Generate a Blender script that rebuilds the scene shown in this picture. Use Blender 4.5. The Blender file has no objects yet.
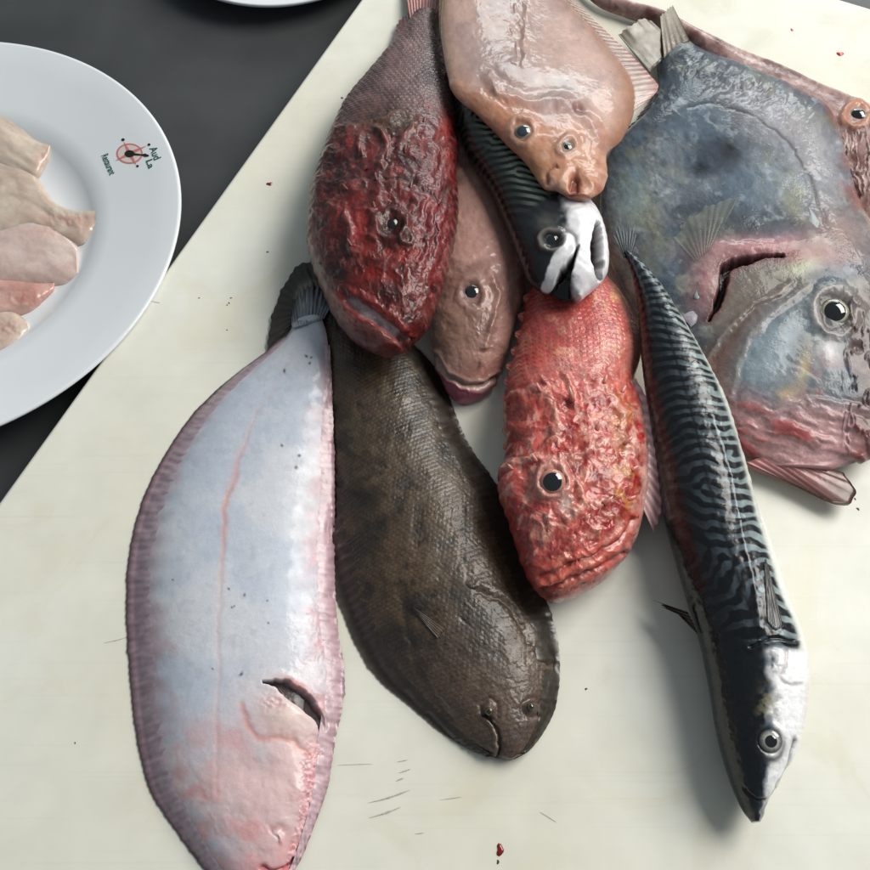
import bpy, math
import numpy as np
from math import radians

# ---------------------------------------------------------------- camera, light, exposure
sc = bpy.context.scene
col = sc.collection
CAM_H, TILT, FPX = 0.45, radians(27.0), 1000.0          # metres above the board, tilt from straight down, focal length in photo pixels
cd = bpy.data.cameras.new('camera'); cam = bpy.data.objects.new('camera', cd); col.objects.link(cam)
cam.location = (0, 0, CAM_H); cam.rotation_euler = (TILT, 0, 0)
cd.sensor_width = 36; cd.lens = 36 * FPX / 870; cd.clip_start = 0.01; cd.clip_end = 50
sc.camera = cam
w = bpy.data.worlds.new('World'); sc.world = w; w.use_nodes = True
bg = w.node_tree.nodes['Background']; bg.inputs[0].default_value = (0.80, 0.92, 1.0, 1); bg.inputs[1].default_value = 0.20
def area(name, loc, target, sx, sy, power, colour):
    d = bpy.data.lights.new(name, 'AREA'); d.shape = 'RECTANGLE'; d.size = sx; d.size_y = sy; d.energy = power; d.color = colour
    o = bpy.data.objects.new(name, d); col.objects.link(o); o.location = loc
    v = np.array(target) - np.array(loc); v = v / np.linalg.norm(v)
    from mathutils import Vector
    o.rotation_euler = Vector(v).to_track_quat('-Z', 'Y').to_euler()
    return o
area('window_light', (1.45, 1.0, 1.6), (0.05, 0.3, 0), 1.6, 1.2, 54, (1.0, 0.965, 0.90))
area('far_window_light', (0.6, 2.1, 0.72), (0.1, 0.4, 0), 1.1, 0.35, 8, (0.90, 1.0, 1.0))
vs = sc.view_settings; vs.view_transform = 'Standard'; vs.look = 'None'; vs.gamma = 1; vs.exposure = 0.3; vs.use_curve_mapping = False

# ---------------------------------------------------------------- maths helpers
CT, ST = math.cos(TILT), math.sin(TILT)
PX = 0.0005                                              # one photo pixel on the board in metres, about
rng = np.random.RandomState(7)
def unproj(p, z):
    p = np.asarray(p, float); x = (p[..., 0] - 435) / FPX; y = -(p[..., 1] - 435) / FPX
    dy = y * CT + ST; dz = -CT + y * ST
    k = (np.asarray(z) - CAM_H) / dz
    return np.stack([x * k, dy * k, np.broadcast_to(z, np.shape(k)) * 1.0], -1)
def proj(v):
    dx, dy, dz = v[..., 0], v[..., 1], v[..., 2] - CAM_H
    dep = dy * ST - dz * CT; up = dy * CT + dz * ST
    return 435 + FPX * dx / dep, 435 - FPX * up / dep
def cr(pts, u):
    """Catmull-Rom through pts, u in [0, K-1]"""
    P = np.asarray(pts, float); one = P.ndim == 1
    if one: P = P[:, None]
    K = len(P); Q = np.vstack([2 * P[0] - P[1], P, 2 * P[-1] - P[-2]])
    i = np.clip(np.floor(u).astype(int), 0, K - 2); t = (u - i)[:, None]
    a, b, c, d = Q[i], Q[i + 1], Q[i + 2], Q[i + 3]
    r = 0.5 * (2 * b + (c - a) * t + (2 * a - 5 * b + 4 * c - d) * t * t + (3 * b - a - 3 * c + d) * t ** 3)
    return r[:, 0] if one else r
def even(pts, n):
    """u values that sample pts at even arc length"""
    P = np.asarray(pts, float); K = len(P); uu = np.linspace(0, K - 1, K * 40); q = cr(P, uu)
    s = np.r_[0, np.cumsum(np.linalg.norm(np.diff(q, axis=0), axis=1))]
    return np.interp(np.linspace(0, s[-1], n), s, uu)
def gs(a, sig):
    if sig <= 0: return a
    r = int(sig * 3) + 1; k = np.exp(-0.5 * (np.arange(-r, r + 1) / sig) ** 2); k /= k.sum()
    return np.convolve(np.pad(a, r, mode='edge'), k, 'valid')
def sm(e0, e1, x):
    t = np.clip((x - e0) / (e1 - e0), 0, 1); return t * t * (3 - 2 * t)
LAT = rng.rand(256, 256) * 2 - 1
def vn(u, v, seed):
    i = np.floor(u).astype(int); j = np.floor(v).astype(int); f = u - i; g = v - j
    f = f * f * f * (f * (f * 6 - 15) + 10); g = g * g * g * (g * (g * 6 - 15) + 10)
    i0 = (i + seed * 37) & 255; i1 = (i0 + 1) & 255; j0 = (j + seed * 91) & 255; j1 = (j0 + 1) & 255
    return (LAT[i0, j0] * (1 - f) + LAT[i1, j0] * f) * (1 - g) + (LAT[i0, j1] * (1 - f) + LAT[i1, j1] * f) * g
def fbm(u, v, size, seed=0, o=4, gain=0.5, ridge=False):
    """noise about -1..1 with features of the given size; octaves turned against each other"""
    r = 0; amp = 1; tot = 0; u = u / size; v = v / size
    for k in range(o):
        n = vn(u, v, seed + k * 5)
        r = r + amp * ((1 - 2 * np.abs(n)) if ridge else n); tot += amp; amp *= gain
        u, v = (0.8 * u - 0.6 * v) * 2.03 + 11.3, (0.6 * u + 0.8 * v) * 2.03 + 4.7
    return r / tot * (1.0 if ridge else 1.5)
def pl(px, py, pts):
    """distance to polyline, side sign and position 0..1 along it"""
    P = np.asarray(pts, float); n = len(P) - 1
    best = np.full(px.shape, 1e9); t_ = np.zeros(px.shape); sg = np.ones(px.shape)
    for k in range(n):
        ax, ay = P[k]; bx, by = P[k + 1]; dx, dy = bx - ax, by - ay
        t = np.clip(((px - ax) * dx + (py - ay) * dy) / (dx * dx + dy * dy), 0, 1)
        d = np.hypot(px - ax - t * dx, py - ay - t * dy); m = d < best
        best = np.where(m, d, best); t_ = np.where(m, (k + t) / n, t_)
        sg = np.where(m, np.sign((px - ax) * dy - (py - ay) * dx), sg)
    return best, sg, t_
def smooth_line(pts, n=40):
    return cr(pts, even(pts, n))
def blob(px, py, cx, cy, rx, ry=None, ang=0):
    ry = ry or rx; c, s = math.cos(radians(ang)), math.sin(radians(ang)); x = px - cx; y = py - cy
    return np.exp(-(((c * x + s * y) / rx) ** 2 + ((-s * x + c * y) / ry) ** 2))
def C(r, g, b, k=1.0):
    a = np.array([r, g, b]) / 255.0
    return np.where(a <= 0.04045, a / 12.92, ((a + 0.055) / 1.055) ** 2.4) * k
def mix(c, c2, w):
    return c + (np.asarray(c2) - c) * np.clip(w, 0, 1)[:, None]
def scales(a, b, pa, pb):
    r = np.floor(a / pa - 0.0); u = b / pb + 0.5 * (np.mod(r, 2)); u = (u - np.floor(u) - 0.5) * 2
    f = a / pa - 0.4 * (1 - u * u); return f - np.floor(f)

# ---------------------------------------------------------------- pile height map: what lies under the next thing
CELL = 0.0015; GX0, GY0 = -0.45, -0.1; GNX, GNY = 660, 660
ZM = np.zeros((GNX, GNY))
def zmap(x, y, Z=None):
    Z = ZM if Z is None else Z
    i = np.clip(np.round((x - GX0) / CELL).astype(int), 0, GNX - 1); j = np.clip(np.round((y - GY0) / CELL).astype(int), 0, GNY - 1)
    return Z[i, j]
def zreg(v):
    i = np.clip(np.round((v[:, 0] - GX0) / CELL).astype(int), 0, GNX - 1); j = np.clip(np.round((v[:, 1] - GY0) / CELL).astype(int), 0, GNY - 1)
    np.maximum.at(ZM, (i, j), v[:, 2])

# ---------------------------------------------------------------- object helpers
def thing(name, label, cat, loc=(0, 0, 0), group=None):
    o = bpy.data.objects.new(name, None); col.objects.link(o); o.location = loc; o.empty_display_size = 0.02
    o['label'] = label; o['category'] = cat
    if group: o['group'] = group
    return o
def mesh_obj(name, V, faces, mat, parent=None, colour=None, smooth=True, rough=None):
    V = np.asarray(V, float)
    if parent is not None:
        off = np.array(parent.location); q = parent
        while q.parent is not None: q = q.parent; off = off + np.array(q.location)
        V = V - off
    me = bpy.data.meshes.new(name)
    if isinstance(faces, tuple):                          # (quads array, list of ngons)
        quads, ngons = faces
        nl = quads.size + sum(len(n) for n in ngons); nf = len(quads) + len(ngons)
        me.vertices.add(len(V)); me.vertices.foreach_set('co', V.astype(np.float32).ravel())
        me.loops.add(nl); me.polygons.add(nf)
        li = np.concatenate([quads.ravel()] + [np.array(n) for n in ngons]).astype(np.int32)
        me.loops.foreach_set('vertex_index', li)
        cnt = np.array([4] * len(quads) + [len(n) for n in ngons]); st = np.r_[0, np.cumsum(cnt)[:-1]]
        me.polygons.foreach_set('loop_start', st.astype(np.int32))
        me.update(calc_edges=True); me.validate()
    else:
        me.from_pydata(V.tolist(), [], faces); me.update()
    if smooth: me.polygons.foreach_set('use_smooth', np.ones(len(me.polygons), bool))
    if colour is not None:
        at = me.color_attributes.new('Col', 'FLOAT_COLOR', 'POINT')
        cc = np.ones((len(V), 4), np.float32); cc[:, :3] = np.clip(colour, 0, 1); at.data.foreach_set('color', cc.ravel())
    if rough is not None:
        at = me.attributes.new('Rough', 'FLOAT', 'POINT'); at.data.foreach_set('value', np.clip(rough, 0, 1).astype(np.float32))
    me.materials.append(mat)
    o = bpy.data.objects.new(name, me); col.objects.link(o)
    if parent is not None: o.parent = parent
    return o
def top(o, label, cat, group=None):
    o['label'] = label; o['category'] = cat
    if group: o['group'] = group
    return o

# ---------------------------------------------------------------- materials
def nodes(name):
    m = bpy.data.materials.new(name); m.use_nodes = True; nt = m.node_tree
    return m, nt, nt.nodes['Principled BSDF']
def wet(name, rough=0.35, coat=0.6, coat_rough=0.1, bsize=2.0, bump=0.25, fine=0.5, fbump=0.12, sss=0.0, spec=0.5, alpha=1.0, metal=0.0, vary=0.25):
    """wet skin: colour from the surface itself with fine grain on top, a wavy film of water over it"""
    m, nt, b = nodes(name); N, L = nt.nodes, nt.links
    at = N.new('ShaderNodeAttribute'); at.attribute_name = 'Col'
    tc = N.new('ShaderNodeTexCoord')
    n1 = N.new('ShaderNodeTexNoise'); n1.inputs['Scale'].default_value = 1000 / bsize; n1.inputs['Detail'].default_value = 3
    n2 = N.new('ShaderNodeTexNoise'); n2.inputs['Scale'].default_value = 1000 / fine; n2.inputs['Detail'].default_value = 2
    n3 = N.new('ShaderNodeTexNoise'); n3.inputs['Scale'].default_value = 160; n3.inputs['Detail'].default_value = 4
    for n in (n1, n2, n3): L.new(tc.outputs['Object'], n.inputs['Vector'])
    mr = N.new('ShaderNodeMapRange'); mr.inputs['From Min'].default_value = 0.3; mr.inputs['From Max'].default_value = 0.7
    mr.inputs['To Min'].default_value = 1 - vary; mr.inputs['To Max'].default_value = 1 + vary
    L.new(n2.outputs['Fac'], mr.inputs['Value'])
    mx = N.new('ShaderNodeVectorMath'); mx.operation = 'SCALE'
    L.new(at.outputs['Color'], mx.inputs[0]); L.new(mr.outputs[0], mx.inputs['Scale'])
    L.new(mx.outputs[0], b.inputs['Base Color'])
    r = N.new('ShaderNodeMapRange'); r.inputs['From Min'].default_value = 0.3; r.inputs['From Max'].default_value = 0.7
    r.inputs['To Min'].default_value = rough * 0.65; r.inputs['To Max'].default_value = min(1, rough * 1.35)
    L.new(n3.outputs['Fac'], r.inputs['Value']); L.new(r.outputs[0], b.inputs['Roughness'])
    pm = N.new('ShaderNodeMapRange'); pm.interpolation_type = 'SMOOTHSTEP'; pm.inputs['From Min'].default_value = 0.42; pm.inputs['From Max'].default_value = 0.66; pm.inputs['To Min'].default_value = 0.12
    n4 = N.new('ShaderNodeTexNoise'); n4.inputs['Scale'].default_value = 55; n4.inputs['Detail'].default_value = 3; L.new(tc.outputs['Object'], n4.inputs['Vector']); L.new(n4.outputs['Fac'], pm.inputs['Value'])
    ml = N.new('ShaderNodeMath'); ml.operation = 'MULTIPLY'; L.new(n1.outputs['Fac'], ml.inputs[0]); L.new(pm.outputs[0], ml.inputs[1])
    b1 = N.new('ShaderNodeBump'); b1.inputs['Strength'].default_value = bump; b1.inputs['Distance'].default_value = 0.001
    b2 = N.new('ShaderNodeBump'); b2.inputs['Strength'].default_value = fbump; b2.inputs['Distance'].default_value = 0.0004
    L.new(ml.outputs[0], b1.inputs['Height']); L.new(n2.outputs['Fac'], b2.inputs['Height']); L.new(b1.outputs[0], b2.inputs['Normal'])
    L.new(b2.outputs[0], b.inputs['Normal']); L.new(b1.outputs[0], b.inputs['Coat Normal'])
    b.inputs['Coat Weight'].default_value = coat; b.inputs['Coat Roughness'].default_value = coat_rough; b.inputs['Coat IOR'].default_value = 1.33
    b.inputs['Specular IOR Level'].default_value = spec; b.inputs['Metallic'].default_value = metal
    if sss: b.inputs['Subsurface Weight'].default_value = sss; b.inputs['Subsurface Radius'].default_value = (0.004, 0.002, 0.0012); b.inputs['Subsurface Scale'].default_value = 1.0
    if alpha < 1: b.inputs['Alpha'].default_value = alpha
    return m
def plain(name, rgb, rough=0.4, coat=0.0, metal=0.0, noise=0.0, nscale=200, spec=0.5):
    m, nt, b = nodes(name); N, L = nt.nodes, nt.links
    tc = N.new('ShaderNodeTexCoord'); n = N.new('ShaderNodeTexNoise'); n.inputs['Scale'].default_value = nscale; n.inputs['Detail'].default_value = 4
    L.new(tc.outputs['Object'], n.inputs['Vector'])
    mr = N.new('ShaderNodeMapRange'); mr.inputs['From Min'].default_value = 0.3; mr.inputs['From Max'].default_value = 0.7
    mr.inputs['To Min'].default_value = 1 - noise; mr.inputs['To Max'].default_value = 1 + noise
    L.new(n.outputs['Fac'], mr.inputs['Value'])
    mx = N.new('ShaderNodeVectorMath'); mx.operation = 'SCALE'; mx.inputs[0].default_value = tuple(rgb)
    L.new(mr.outputs[0], mx.inputs['Scale']); L.new(mx.outputs[0], b.inputs['Base Color'])
    b.inputs['Roughness'].default_value = rough; b.inputs['Coat Weight'].default_value = coat; b.inputs['Metallic'].default_value = metal
    b.inputs['Specular IOR Level'].default_value = spec
    return m
M = {}
M['sole_pale'] = wet('pale_sole_skin', 0.46, 0.5, 0.09, 1.8, 0.12, 0.6, 0.05, vary=0.06)
M['sole_dark'] = wet('dark_sole_skin', 0.46, 0.42, 0.12, 1.6, 0.34, 0.5, 0.25, vary=0.35)
M['scorpion'] = wet('scorpionfish_skin', 0.40, 0.65, 0.06, 1.6, 0.40, 0.5, 0.12, vary=0.2)
M['scorpion_dark'] = wet('dark_scorpionfish_skin', 0.46, 0.5, 0.07, 1.6, 0.45, 0.5, 0.15, vary=0.25, spec=0.35)
M['pink_skin'] = wet('pink_fish_skin', 0.40, 0.55, 0.07, 2.6, 0.22, 0.7, 0.05, sss=0.12, vary=0.07, spec=0.35)
M['mackerel'] = wet('mackerel_skin', 0.30, 0.45, 0.06, 2.0, 0.10, 0.5, 0.05, vary=0.09, spec=0.35)
M['silver'] = wet('silver_skin', 0.30, 0.5, 0.08, 3.0, 0.08, 0.6, 0.04, vary=0.05)
M['dory'] = wet('dory_skin', 0.42, 0.6, 0.05, 1.5, 0.26, 0.5, 0.08, vary=0.16, spec=0.2)
M['flesh'] = wet('raw_flesh', 0.34, 0.9, 0.05, 5.0, 0.10, 0.8, 0.03, sss=0.5, vary=0.05)
M['fin'] = wet('fin_membrane', 0.38, 0.45, 0.12, 2.0, 0.2, 0.5, 0.08, vary=0.08)
M['fin_clear'] = wet('clear_fin_membrane', 0.3, 0.6, 0.1, 2.5, 0.2, 0.6, 0.05, alpha=0.6, vary=0.05)
M['fin_film'] = wet('fin_film', 0.3, 0.6, 0.1, 2.5, 0.2, 0.6, 0.05, alpha=0.16, spec=0.3, vary=0.05)
M['bone'] = wet('pale_bone', 0.6, 0.1, 0.3, 1.5, 0.3, 0.6, 0.2, vary=0.15)
M['eye'] = wet('eye_iris', 0.15, 1.0, 0.03, 5, 0.03, 1, 0.02, vary=0.05)
M['pupil'] = plain('pupil_black', C(14, 17, 20), 0.06, 1.0, spec=0.6)
M['pupil_cloudy'] = plain('pupil_cloudy', C(46, 58, 66), 0.12, 1.0, noise=0.35, nscale=500, spec=0.6)
M['pupil_red'] = plain('pupil_dark_red', C(24, 12, 12), 0.2, 0.6, noise=0.3, nscale=500)
M['blood'] = plain('blood_clot', C(120, 12, 14), 0.25, 0.6, noise=0.4, nscale=900)

# ---------------------------------------------------------------- setting: steel table
def box(x0, x1, y0, y1, z0, z1):
    V = [(x, y, z) for z in (z0, z1) for x, y in ((x0, y0), (x1, y0), (x1, y1), (x0, y1))]
    return V, [(3, 2, 1, 0), (4, 5, 6, 7), (0, 1, 5, 4), (1, 2, 6, 5), (2, 3, 7, 6), (3, 0, 4, 7)]
TABLE_Z = -0.022
m, nt, b = nodes('brushed_steel_table'); N, L = nt.nodes, nt.links
tc = N.new('ShaderNodeTexCoord'); mp = N.new('ShaderNodeMapping'); mp.inputs['Scale'].default_value = (25, 900, 25); mp.inputs['Rotation'].default_value = (0, 0, 0.5)
L.new(tc.outputs['Object'], mp.inputs['Vector'])
n = N.new('ShaderNodeTexNoise'); n.inputs['Scale'].default_value = 1; n.inputs['Detail'].default_value = 3; L.new(mp.outputs[0], n.inputs['Vector'])
n2 = N.new('ShaderNodeTexNoise'); n2.inputs['Scale'].default_value = 14; n2.inputs['Detail'].default_value = 5; L.new(tc.outputs['Object'], n2.inputs['Vector'])
cr_ = N.new('ShaderNodeValToRGB'); cr_.color_ramp.elements[0].color = (0.055, 0.058, 0.061, 1); cr_.color_ramp.elements[1].color = (0.082, 0.086, 0.09, 1)
cr_.color_ramp.elements[0].position = 0.3; cr_.color_ramp.elements[1].position = 0.7
L.new(n2.outputs['Fac'], cr_.inputs[0]); L.new(cr_.outputs[0], b.inputs['Base Color'])
rr = N.new('ShaderNodeMapRange'); rr.inputs['To Min'].default_value = 0.38; rr.inputs['To Max'].default_value = 0.55
L.new(n2.outputs['Fac'], rr.inputs['Value']); L.new(rr.outputs[0], b.inputs['Roughness'])
bp = N.new('ShaderNodeBump'); bp.inputs['Strength'].default_value = 0.05; bp.inputs['Distance'].default_value = 0.0005
L.new(n.outputs['Fac'], bp.inputs['Height']); L.new(bp.outputs[0], b.inputs['Normal']); b.inputs['Metallic'].default_value = 0.35
V, Fc = box(-1.2, 1.2, -0.6, 1.9, TABLE_Z - 0.03, TABLE_Z)
t = mesh_obj('table_top', V, Fc, m, smooth=False); t['kind'] = 'structure'

# ---------------------------------------------------------------- cutting board
m, nt, b = nodes('white_polyethylene'); N, L = nt.nodes, nt.links
tc = N.new('ShaderNodeTexCoord')
n1 = N.new('ShaderNodeTexNoise'); n1.inputs['Scale'].default_value = 7; n1.inputs['Detail'].default_value = 4
n2 = N.new('ShaderNodeTexNoise'); n2.inputs['Scale'].default_value = 60; n2.inputs['Detail'].default_value = 6
mp = N.new('ShaderNodeMapping'); mp.inputs['Scale'].default_value = (30, 900, 30); mp.inputs['Rotation'].default_value = (0, 0, -0.25)
n3 = N.new('ShaderNodeTexNoise'); n3.inputs['Scale'].default_value = 1; n3.inputs['Detail'].default_value = 4
L.new(tc.outputs['Object'], n1.inputs['Vector']); L.new(tc.outputs['Object'], n2.inputs['Vector']); L.new(tc.outputs['Object'], mp.inputs['Vector']); L.new(mp.outputs[0], n3.inputs['Vector'])
rp = N.new('ShaderNodeValToRGB'); e = rp.color_ramp.elements
e[0].position = 0.3; e[0].color = (0.69, 0.67, 0.57, 1); e[1].position = 0.62; e[1].color = (0.74, 0.745, 0.68, 1)
L.new(n1.outputs['Fac'], rp.inputs[0])
mr = N.new('ShaderNodeMapRange'); mr.inputs['From Min'].default_value = 0.25; mr.inputs['From Max'].default_value = 0.75; mr.inputs['To Min'].default_value = 0.95; mr.inputs['To Max'].default_value = 1.04
L.new(n2.outputs['Fac'], mr.inputs['Value'])
mx = N.new('ShaderNodeVectorMath'); mx.operation = 'SCALE'; L.new(rp.outputs[0], mx.inputs[0]); L.new(mr.outputs[0], mx.inputs['Scale']); prev = mx.outputs[0]; hsum = None
for rot, scx, scy, lo in ((-0.35, 7, 420, 0.66), (0.55, 9, 520, 0.68), (1.25, 8, 380, 0.69), (-1.0, 6, 460, 0.69)):
    m2 = N.new('ShaderNodeMapping'); m2.inputs['Rotation'].default_value = (0, 0, rot); m2.inputs['Scale'].default_value = (scx, scy, 1); L.new(tc.outputs['Object'], m2.inputs['Vector'])
    nn_ = N.new('ShaderNodeTexNoise'); nn_.inputs['Scale'].default_value = 1; nn_.inputs['Detail'].default_value = 1; L.new(m2.outputs[0], nn_.inputs['Vector'])
    mm = N.new('ShaderNodeMapRange'); mm.inputs['From Min'].default_value = lo; mm.inputs['From Max'].default_value = lo + 0.06; mm.inputs['To Min'].default_value = 1.0; mm.inputs['To Max'].default_value = 0.975; L.new(nn_.outputs['Fac'], mm.inputs['Value'])
    sc2 = N.new('ShaderNodeVectorMath'); sc2.operation = 'SCALE'; L.new(prev, sc2.inputs[0]); L.new(mm.outputs[0], sc2.inputs['Scale']); prev = sc2.outputs[0]
n5 = N.new('ShaderNodeTexNoise'); n5.inputs['Scale'].default_value = 16; n5.inputs['Detail'].default_value = 5; n5.inputs['Distortion'].default_value = 1.2; L.new(tc.outputs['Object'], n5.inputs['Vector'])
st_ = N.new('ShaderNodeMapRange'); st_.inputs['From Min'].default_value = 0.55; st_.inputs['From Max'].default_value = 0.72; st_.inputs['To Max'].default_value = 0.28; L.new(n5.outputs['Fac'], st_.inputs['Value'])
mxs = N.new('ShaderNodeMix'); mxs.data_type = 'RGBA'; L.new(st_.outputs[0], mxs.inputs['Factor']); L.new(prev, mxs.inputs['A']); mxs.inputs['B'].default_value = (0.66, 0.58, 0.38, 1)
L.new(mxs.outputs['Result'], b.inputs['Base Color'])
rr = N.new('ShaderNodeMapRange'); rr.inputs['To Min'].default_value = 0.24; rr.inputs['To Max'].default_value = 0.6
rr.inputs['From Min'].default_value = 0.62; rr.inputs['From Max'].default_value = 0.45; rr.inputs['To Min'].default_value = 0.26; rr.inputs['To Max'].default_value = 0.5
L.new(n5.outputs['Fac'], rr.inputs['Value']); L.new(rr.outputs[0], b.inputs['Roughness'])
bp = N.new('ShaderNodeBump'); bp.inputs['Strength'].default_value = 0.02; bp.inputs['Distance'].default_value = 0.0002
L.new(n3.outputs['Fac'], bp.inputs['Height']); L.new(bp.outputs[0], b.inputs['Normal'])
b.inputs['Specular IOR Level'].default_value = 0.3; b.inputs['Subsurface Weight'].default_value = 0.15; b.inputs['Subsurface Radius'].default_value = (0.004, 0.004, 0.003); b.inputs['Subsurface Scale'].default_value = 1
M['board'] = m
d1 = np.array([0.422, 0.906]); d1 /= np.linalg.norm(d1); d2 = np.array([d1[1], -d1[0]])
cor = np.array([0.0165, 1.481]) * CAM_H
def rounded_slab(bw, bl, rc, re, z0, z1):
    """rounded corner rectangle with rounded top edge: rings from the bottom up, then a cap"""
    prof = [(0, z0 + re), (0, z1 - re)] + [(re * (1 - math.cos(a)), z1 - re + re * math.sin(a)) for a in np.linspace(0.3, math.pi / 2, 5)]
    prof = [(re, z0)] + prof
    rings = []
    for ins, z in prof:
        ring = []
        for cx, cy, a0 in ((bw - rc, bl - rc, 0), (rc, bl - rc, 90), (rc, rc, 180), (bw - rc, rc, 270)):
            for a in np.linspace(a0, a0 + 90, 9):
                ring.append((cx + (rc - ins) * math.cos(radians(a)), cy + (rc - ins) * math.sin(radians(a)), z))
        rings.append(ring)
    V = [p for r in rings for p in r]; n = len(rings[0]); Fc = []
    for i in range(len(rings) - 1):
        for j in range(n): Fc.append((i * n + j, i * n + (j + 1) % n, (i + 1) * n + (j + 1) % n, (i + 1) * n + j))
    Fc.append(tuple(range((len(rings) - 1) * n, len(rings) * n))); Fc.append(tuple(range(n - 1, -1, -1)))
    return np.array(V), Fc
BW, BL = 0.50, 0.74
V, Fc = rounded_slab(BW, BL, 0.012, 0.0025, TABLE_Z + 0.0005, 0.0)
W2 = np.array([cor + d2 * p[0] - d1 * p[1] for p in V]); V = np.column_stack([W2, V[:, 2]])
Fc = [f[::-1] for f in Fc]
c0 = cor + d2 * BW / 2 - d1 * BL / 2
board = thing('cutting_board', 'large white plastic cutting board carrying the pile of fish', 'cutting board', (c0[0], c0[1], TABLE_Z))
mesh_obj('slab', V, Fc, M['board'], board, smooth=False)
M['mark'] = plain('old_cut', C(172, 168, 148), 0.7, noise=0.3, nscale=2000)
def mark(pts, wd, mat, name='knife_mark', parent=board):
    P = smooth_line(pts, 14) if len(pts) > 2 else np.linspace(pts[0], pts[1], 14)
    Q = unproj(P, 0.0)[:, :2]; tg = np.gradient(Q, axis=0); tg /= np.linalg.norm(tg, axis=1)[:, None]; nn = np.column_stack([-tg[:, 1], tg[:, 0]])
    ww = wd * PX * np.sin(np.linspace(0.15, math.pi - 0.15, 14)) * (0.6 + 0.6 * rng.rand(14)) / 2
    V = np.vstack([np.column_stack([Q + nn * ww[:, None], np.full(14, 0.0001)]), np.column_stack([Q, np.full(14, 0.00022)]), np.column_stack([Q - nn * ww[:, None], np.full(14, 0.0001)])])
    Fc = [(i, i + 14, i + 15, i + 1) for i in range(13)] + [(i + 14, i + 28, i + 29, i + 15) for i in range(13)]
    mesh_obj(name, V, Fc, mat, parent)
for pts, wd in (([(368, 803), (388, 798), (410, 790)], 1.5), ([(369, 818), (386, 813), (401, 807)], 1.6), ([(399, 773), (411, 769)], 1.2),
                ([(396, 781), (404, 778)], 1.4), ([(397, 762), (408, 760)], 0.8), ([(150, 301), (160, 303)], 0.8), ([(104, 643), (118, 640), (127, 637)], 0.7),
                ([(540, 812), (556, 822)], 0.6), ([(415, 834), (424, 833)], 0.8), ([(338, 765), (372, 764)], 0.5), ([(440, 800), (462, 797)], 0.6)):
    mark(pts, wd, M['mark'])
M['speck'] = plain('dark_grit', C(50, 46, 40), 0.6, noise=0.3, nscale=3000)
def speck(px, py, r, mat, name, label=None, cat=None, parent=None, h=0.4, seed=0):
    rs = np.random.RandomState(seed + int(px)); c = unproj((px, py), 0.0); n = 14
    a = np.linspace(0, 2 * math.pi, n, endpoint=False); V = []
    lob = 1 + 0.28 * np.sin(a * 2 + rs.rand() * 6) + 0.2 * np.sin(a * 3 + rs.rand() * 6)
    for f, z in ((1.0, 0.00003), (0.8, h * 0.7), (0.4, h)):
        for k in range(n): V.append((c[0] + math.cos(a[k]) * r * PX * f * lob[k], c[1] + math.sin(a[k]) * r * PX * f * lob[k] * 1.1, 0.00003 + z * r * PX * 0.8))
    Fc = [(i * n + j, i * n + (j + 1) % n, (i + 1) * n + (j + 1) % n, (i + 1) * n + j) for i in range(2) for j in range(n)] + [tuple(range(2 * n, 3 * n))]
    o = mesh_obj(name, V, Fc, mat, parent)
    if label: top(o, label, cat, 'specks of blood on the board')
for k, (x, y, r) in enumerate([(267.5, 252, 1.1), (229, 303, 0.9), (231, 298, 0.9), (199, 298, 0.8), (227, 305, 0.8), (227, 330, 0.7), (586, 689, 1.0), (498, 862, 1.3), (858, 509, 1.3), (855, 499, 1.0), (75, 743, 0.7), (342, 98, 1.4)]):
    speck(x, y, r, M['speck'], 'grit_speck', parent=board, seed=k)
speck(269.5, 184, 2.8, M['blood'], 'blood_speck', 'dark red blood speck on the board left of the dark red fish', 'blood speck', seed=3)
speck(500, 850, 3.6, M['blood'], 'blood_speck', 'dark red bit of blood on the board below the brown sole', 'blood speck', seed=4)
M['blood2'] = plain('fresh_blood', C(190, 40, 40), 0.3, 0.5, noise=0.3, nscale=900)
speck(840, 54, 3.6, M['blood2'], 'blood_speck', 'bright red blood drop on the board beyond the grey dory', 'blood speck', seed=5)
speck(792, 30, 2.0, M['blood2'], 'blood_speck', 'tiny faint red streak on the board near its far edge', 'blood speck', h=0.15, seed=6)

# ---------------------------------------------------------------- plates
def lathe(prof, n, c):
    V = []; K = len(prof)
    for r, z in prof:
        for k in range(n): a = 2 * math.pi * k / n; V.append((c[0] + r * math.cos(a), c[1] + r * math.sin(a), c[2] + z))
    Fc = [(i * n + j, i * n + (j + 1) % n, (i + 1) * n + (j + 1) % n, (i + 1) * n + j) for i in range(K - 1) for j in range(n)]
    return V, Fc + [tuple(range(n - 1, -1, -1)), tuple(range((K - 1) * n, K * n))]
M['china'] = plain('white_china', (0.74, 0.77, 0.80), 0.13, 0.3, noise=0.02, nscale=20)
PC = np.array([-0.640, 0.800]) * CAM_H; PR = 0.3215 * CAM_H
def plate_prof(R, hgt, well):
    up = [(well * 0.5, 0.0045), (well * 0.85, 0.0047), (well * 0.97, 0.0062), (well * 1.04, 0.0095), (well * 1.09, 0.0125)]
    up += [(well * 1.09 + (R * 0.985 - well * 1.09) * f, 0.0125 + (hgt - 0.0125) * (0.9 * f + 0.1 * f * f)) for f in (0.15, 0.4, 0.7, 1.0)]
    dn = [(R * 0.996, hgt + 0.0002), (R, hgt - 0.0008), (R * 0.995, hgt - 0.0022), (R * 0.9, hgt - 0.0062), (well * 1.12, 0.0075), (well * 1.0, 0.003), (well * 0.9, 0.0), (well * 0.86, 0.0), (well * 0.84, 0.002)]
    return [(0.001, 0.0045)] + up + dn + [(0.001, 0.002)]
PRIM_Z = 0.0035
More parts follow.
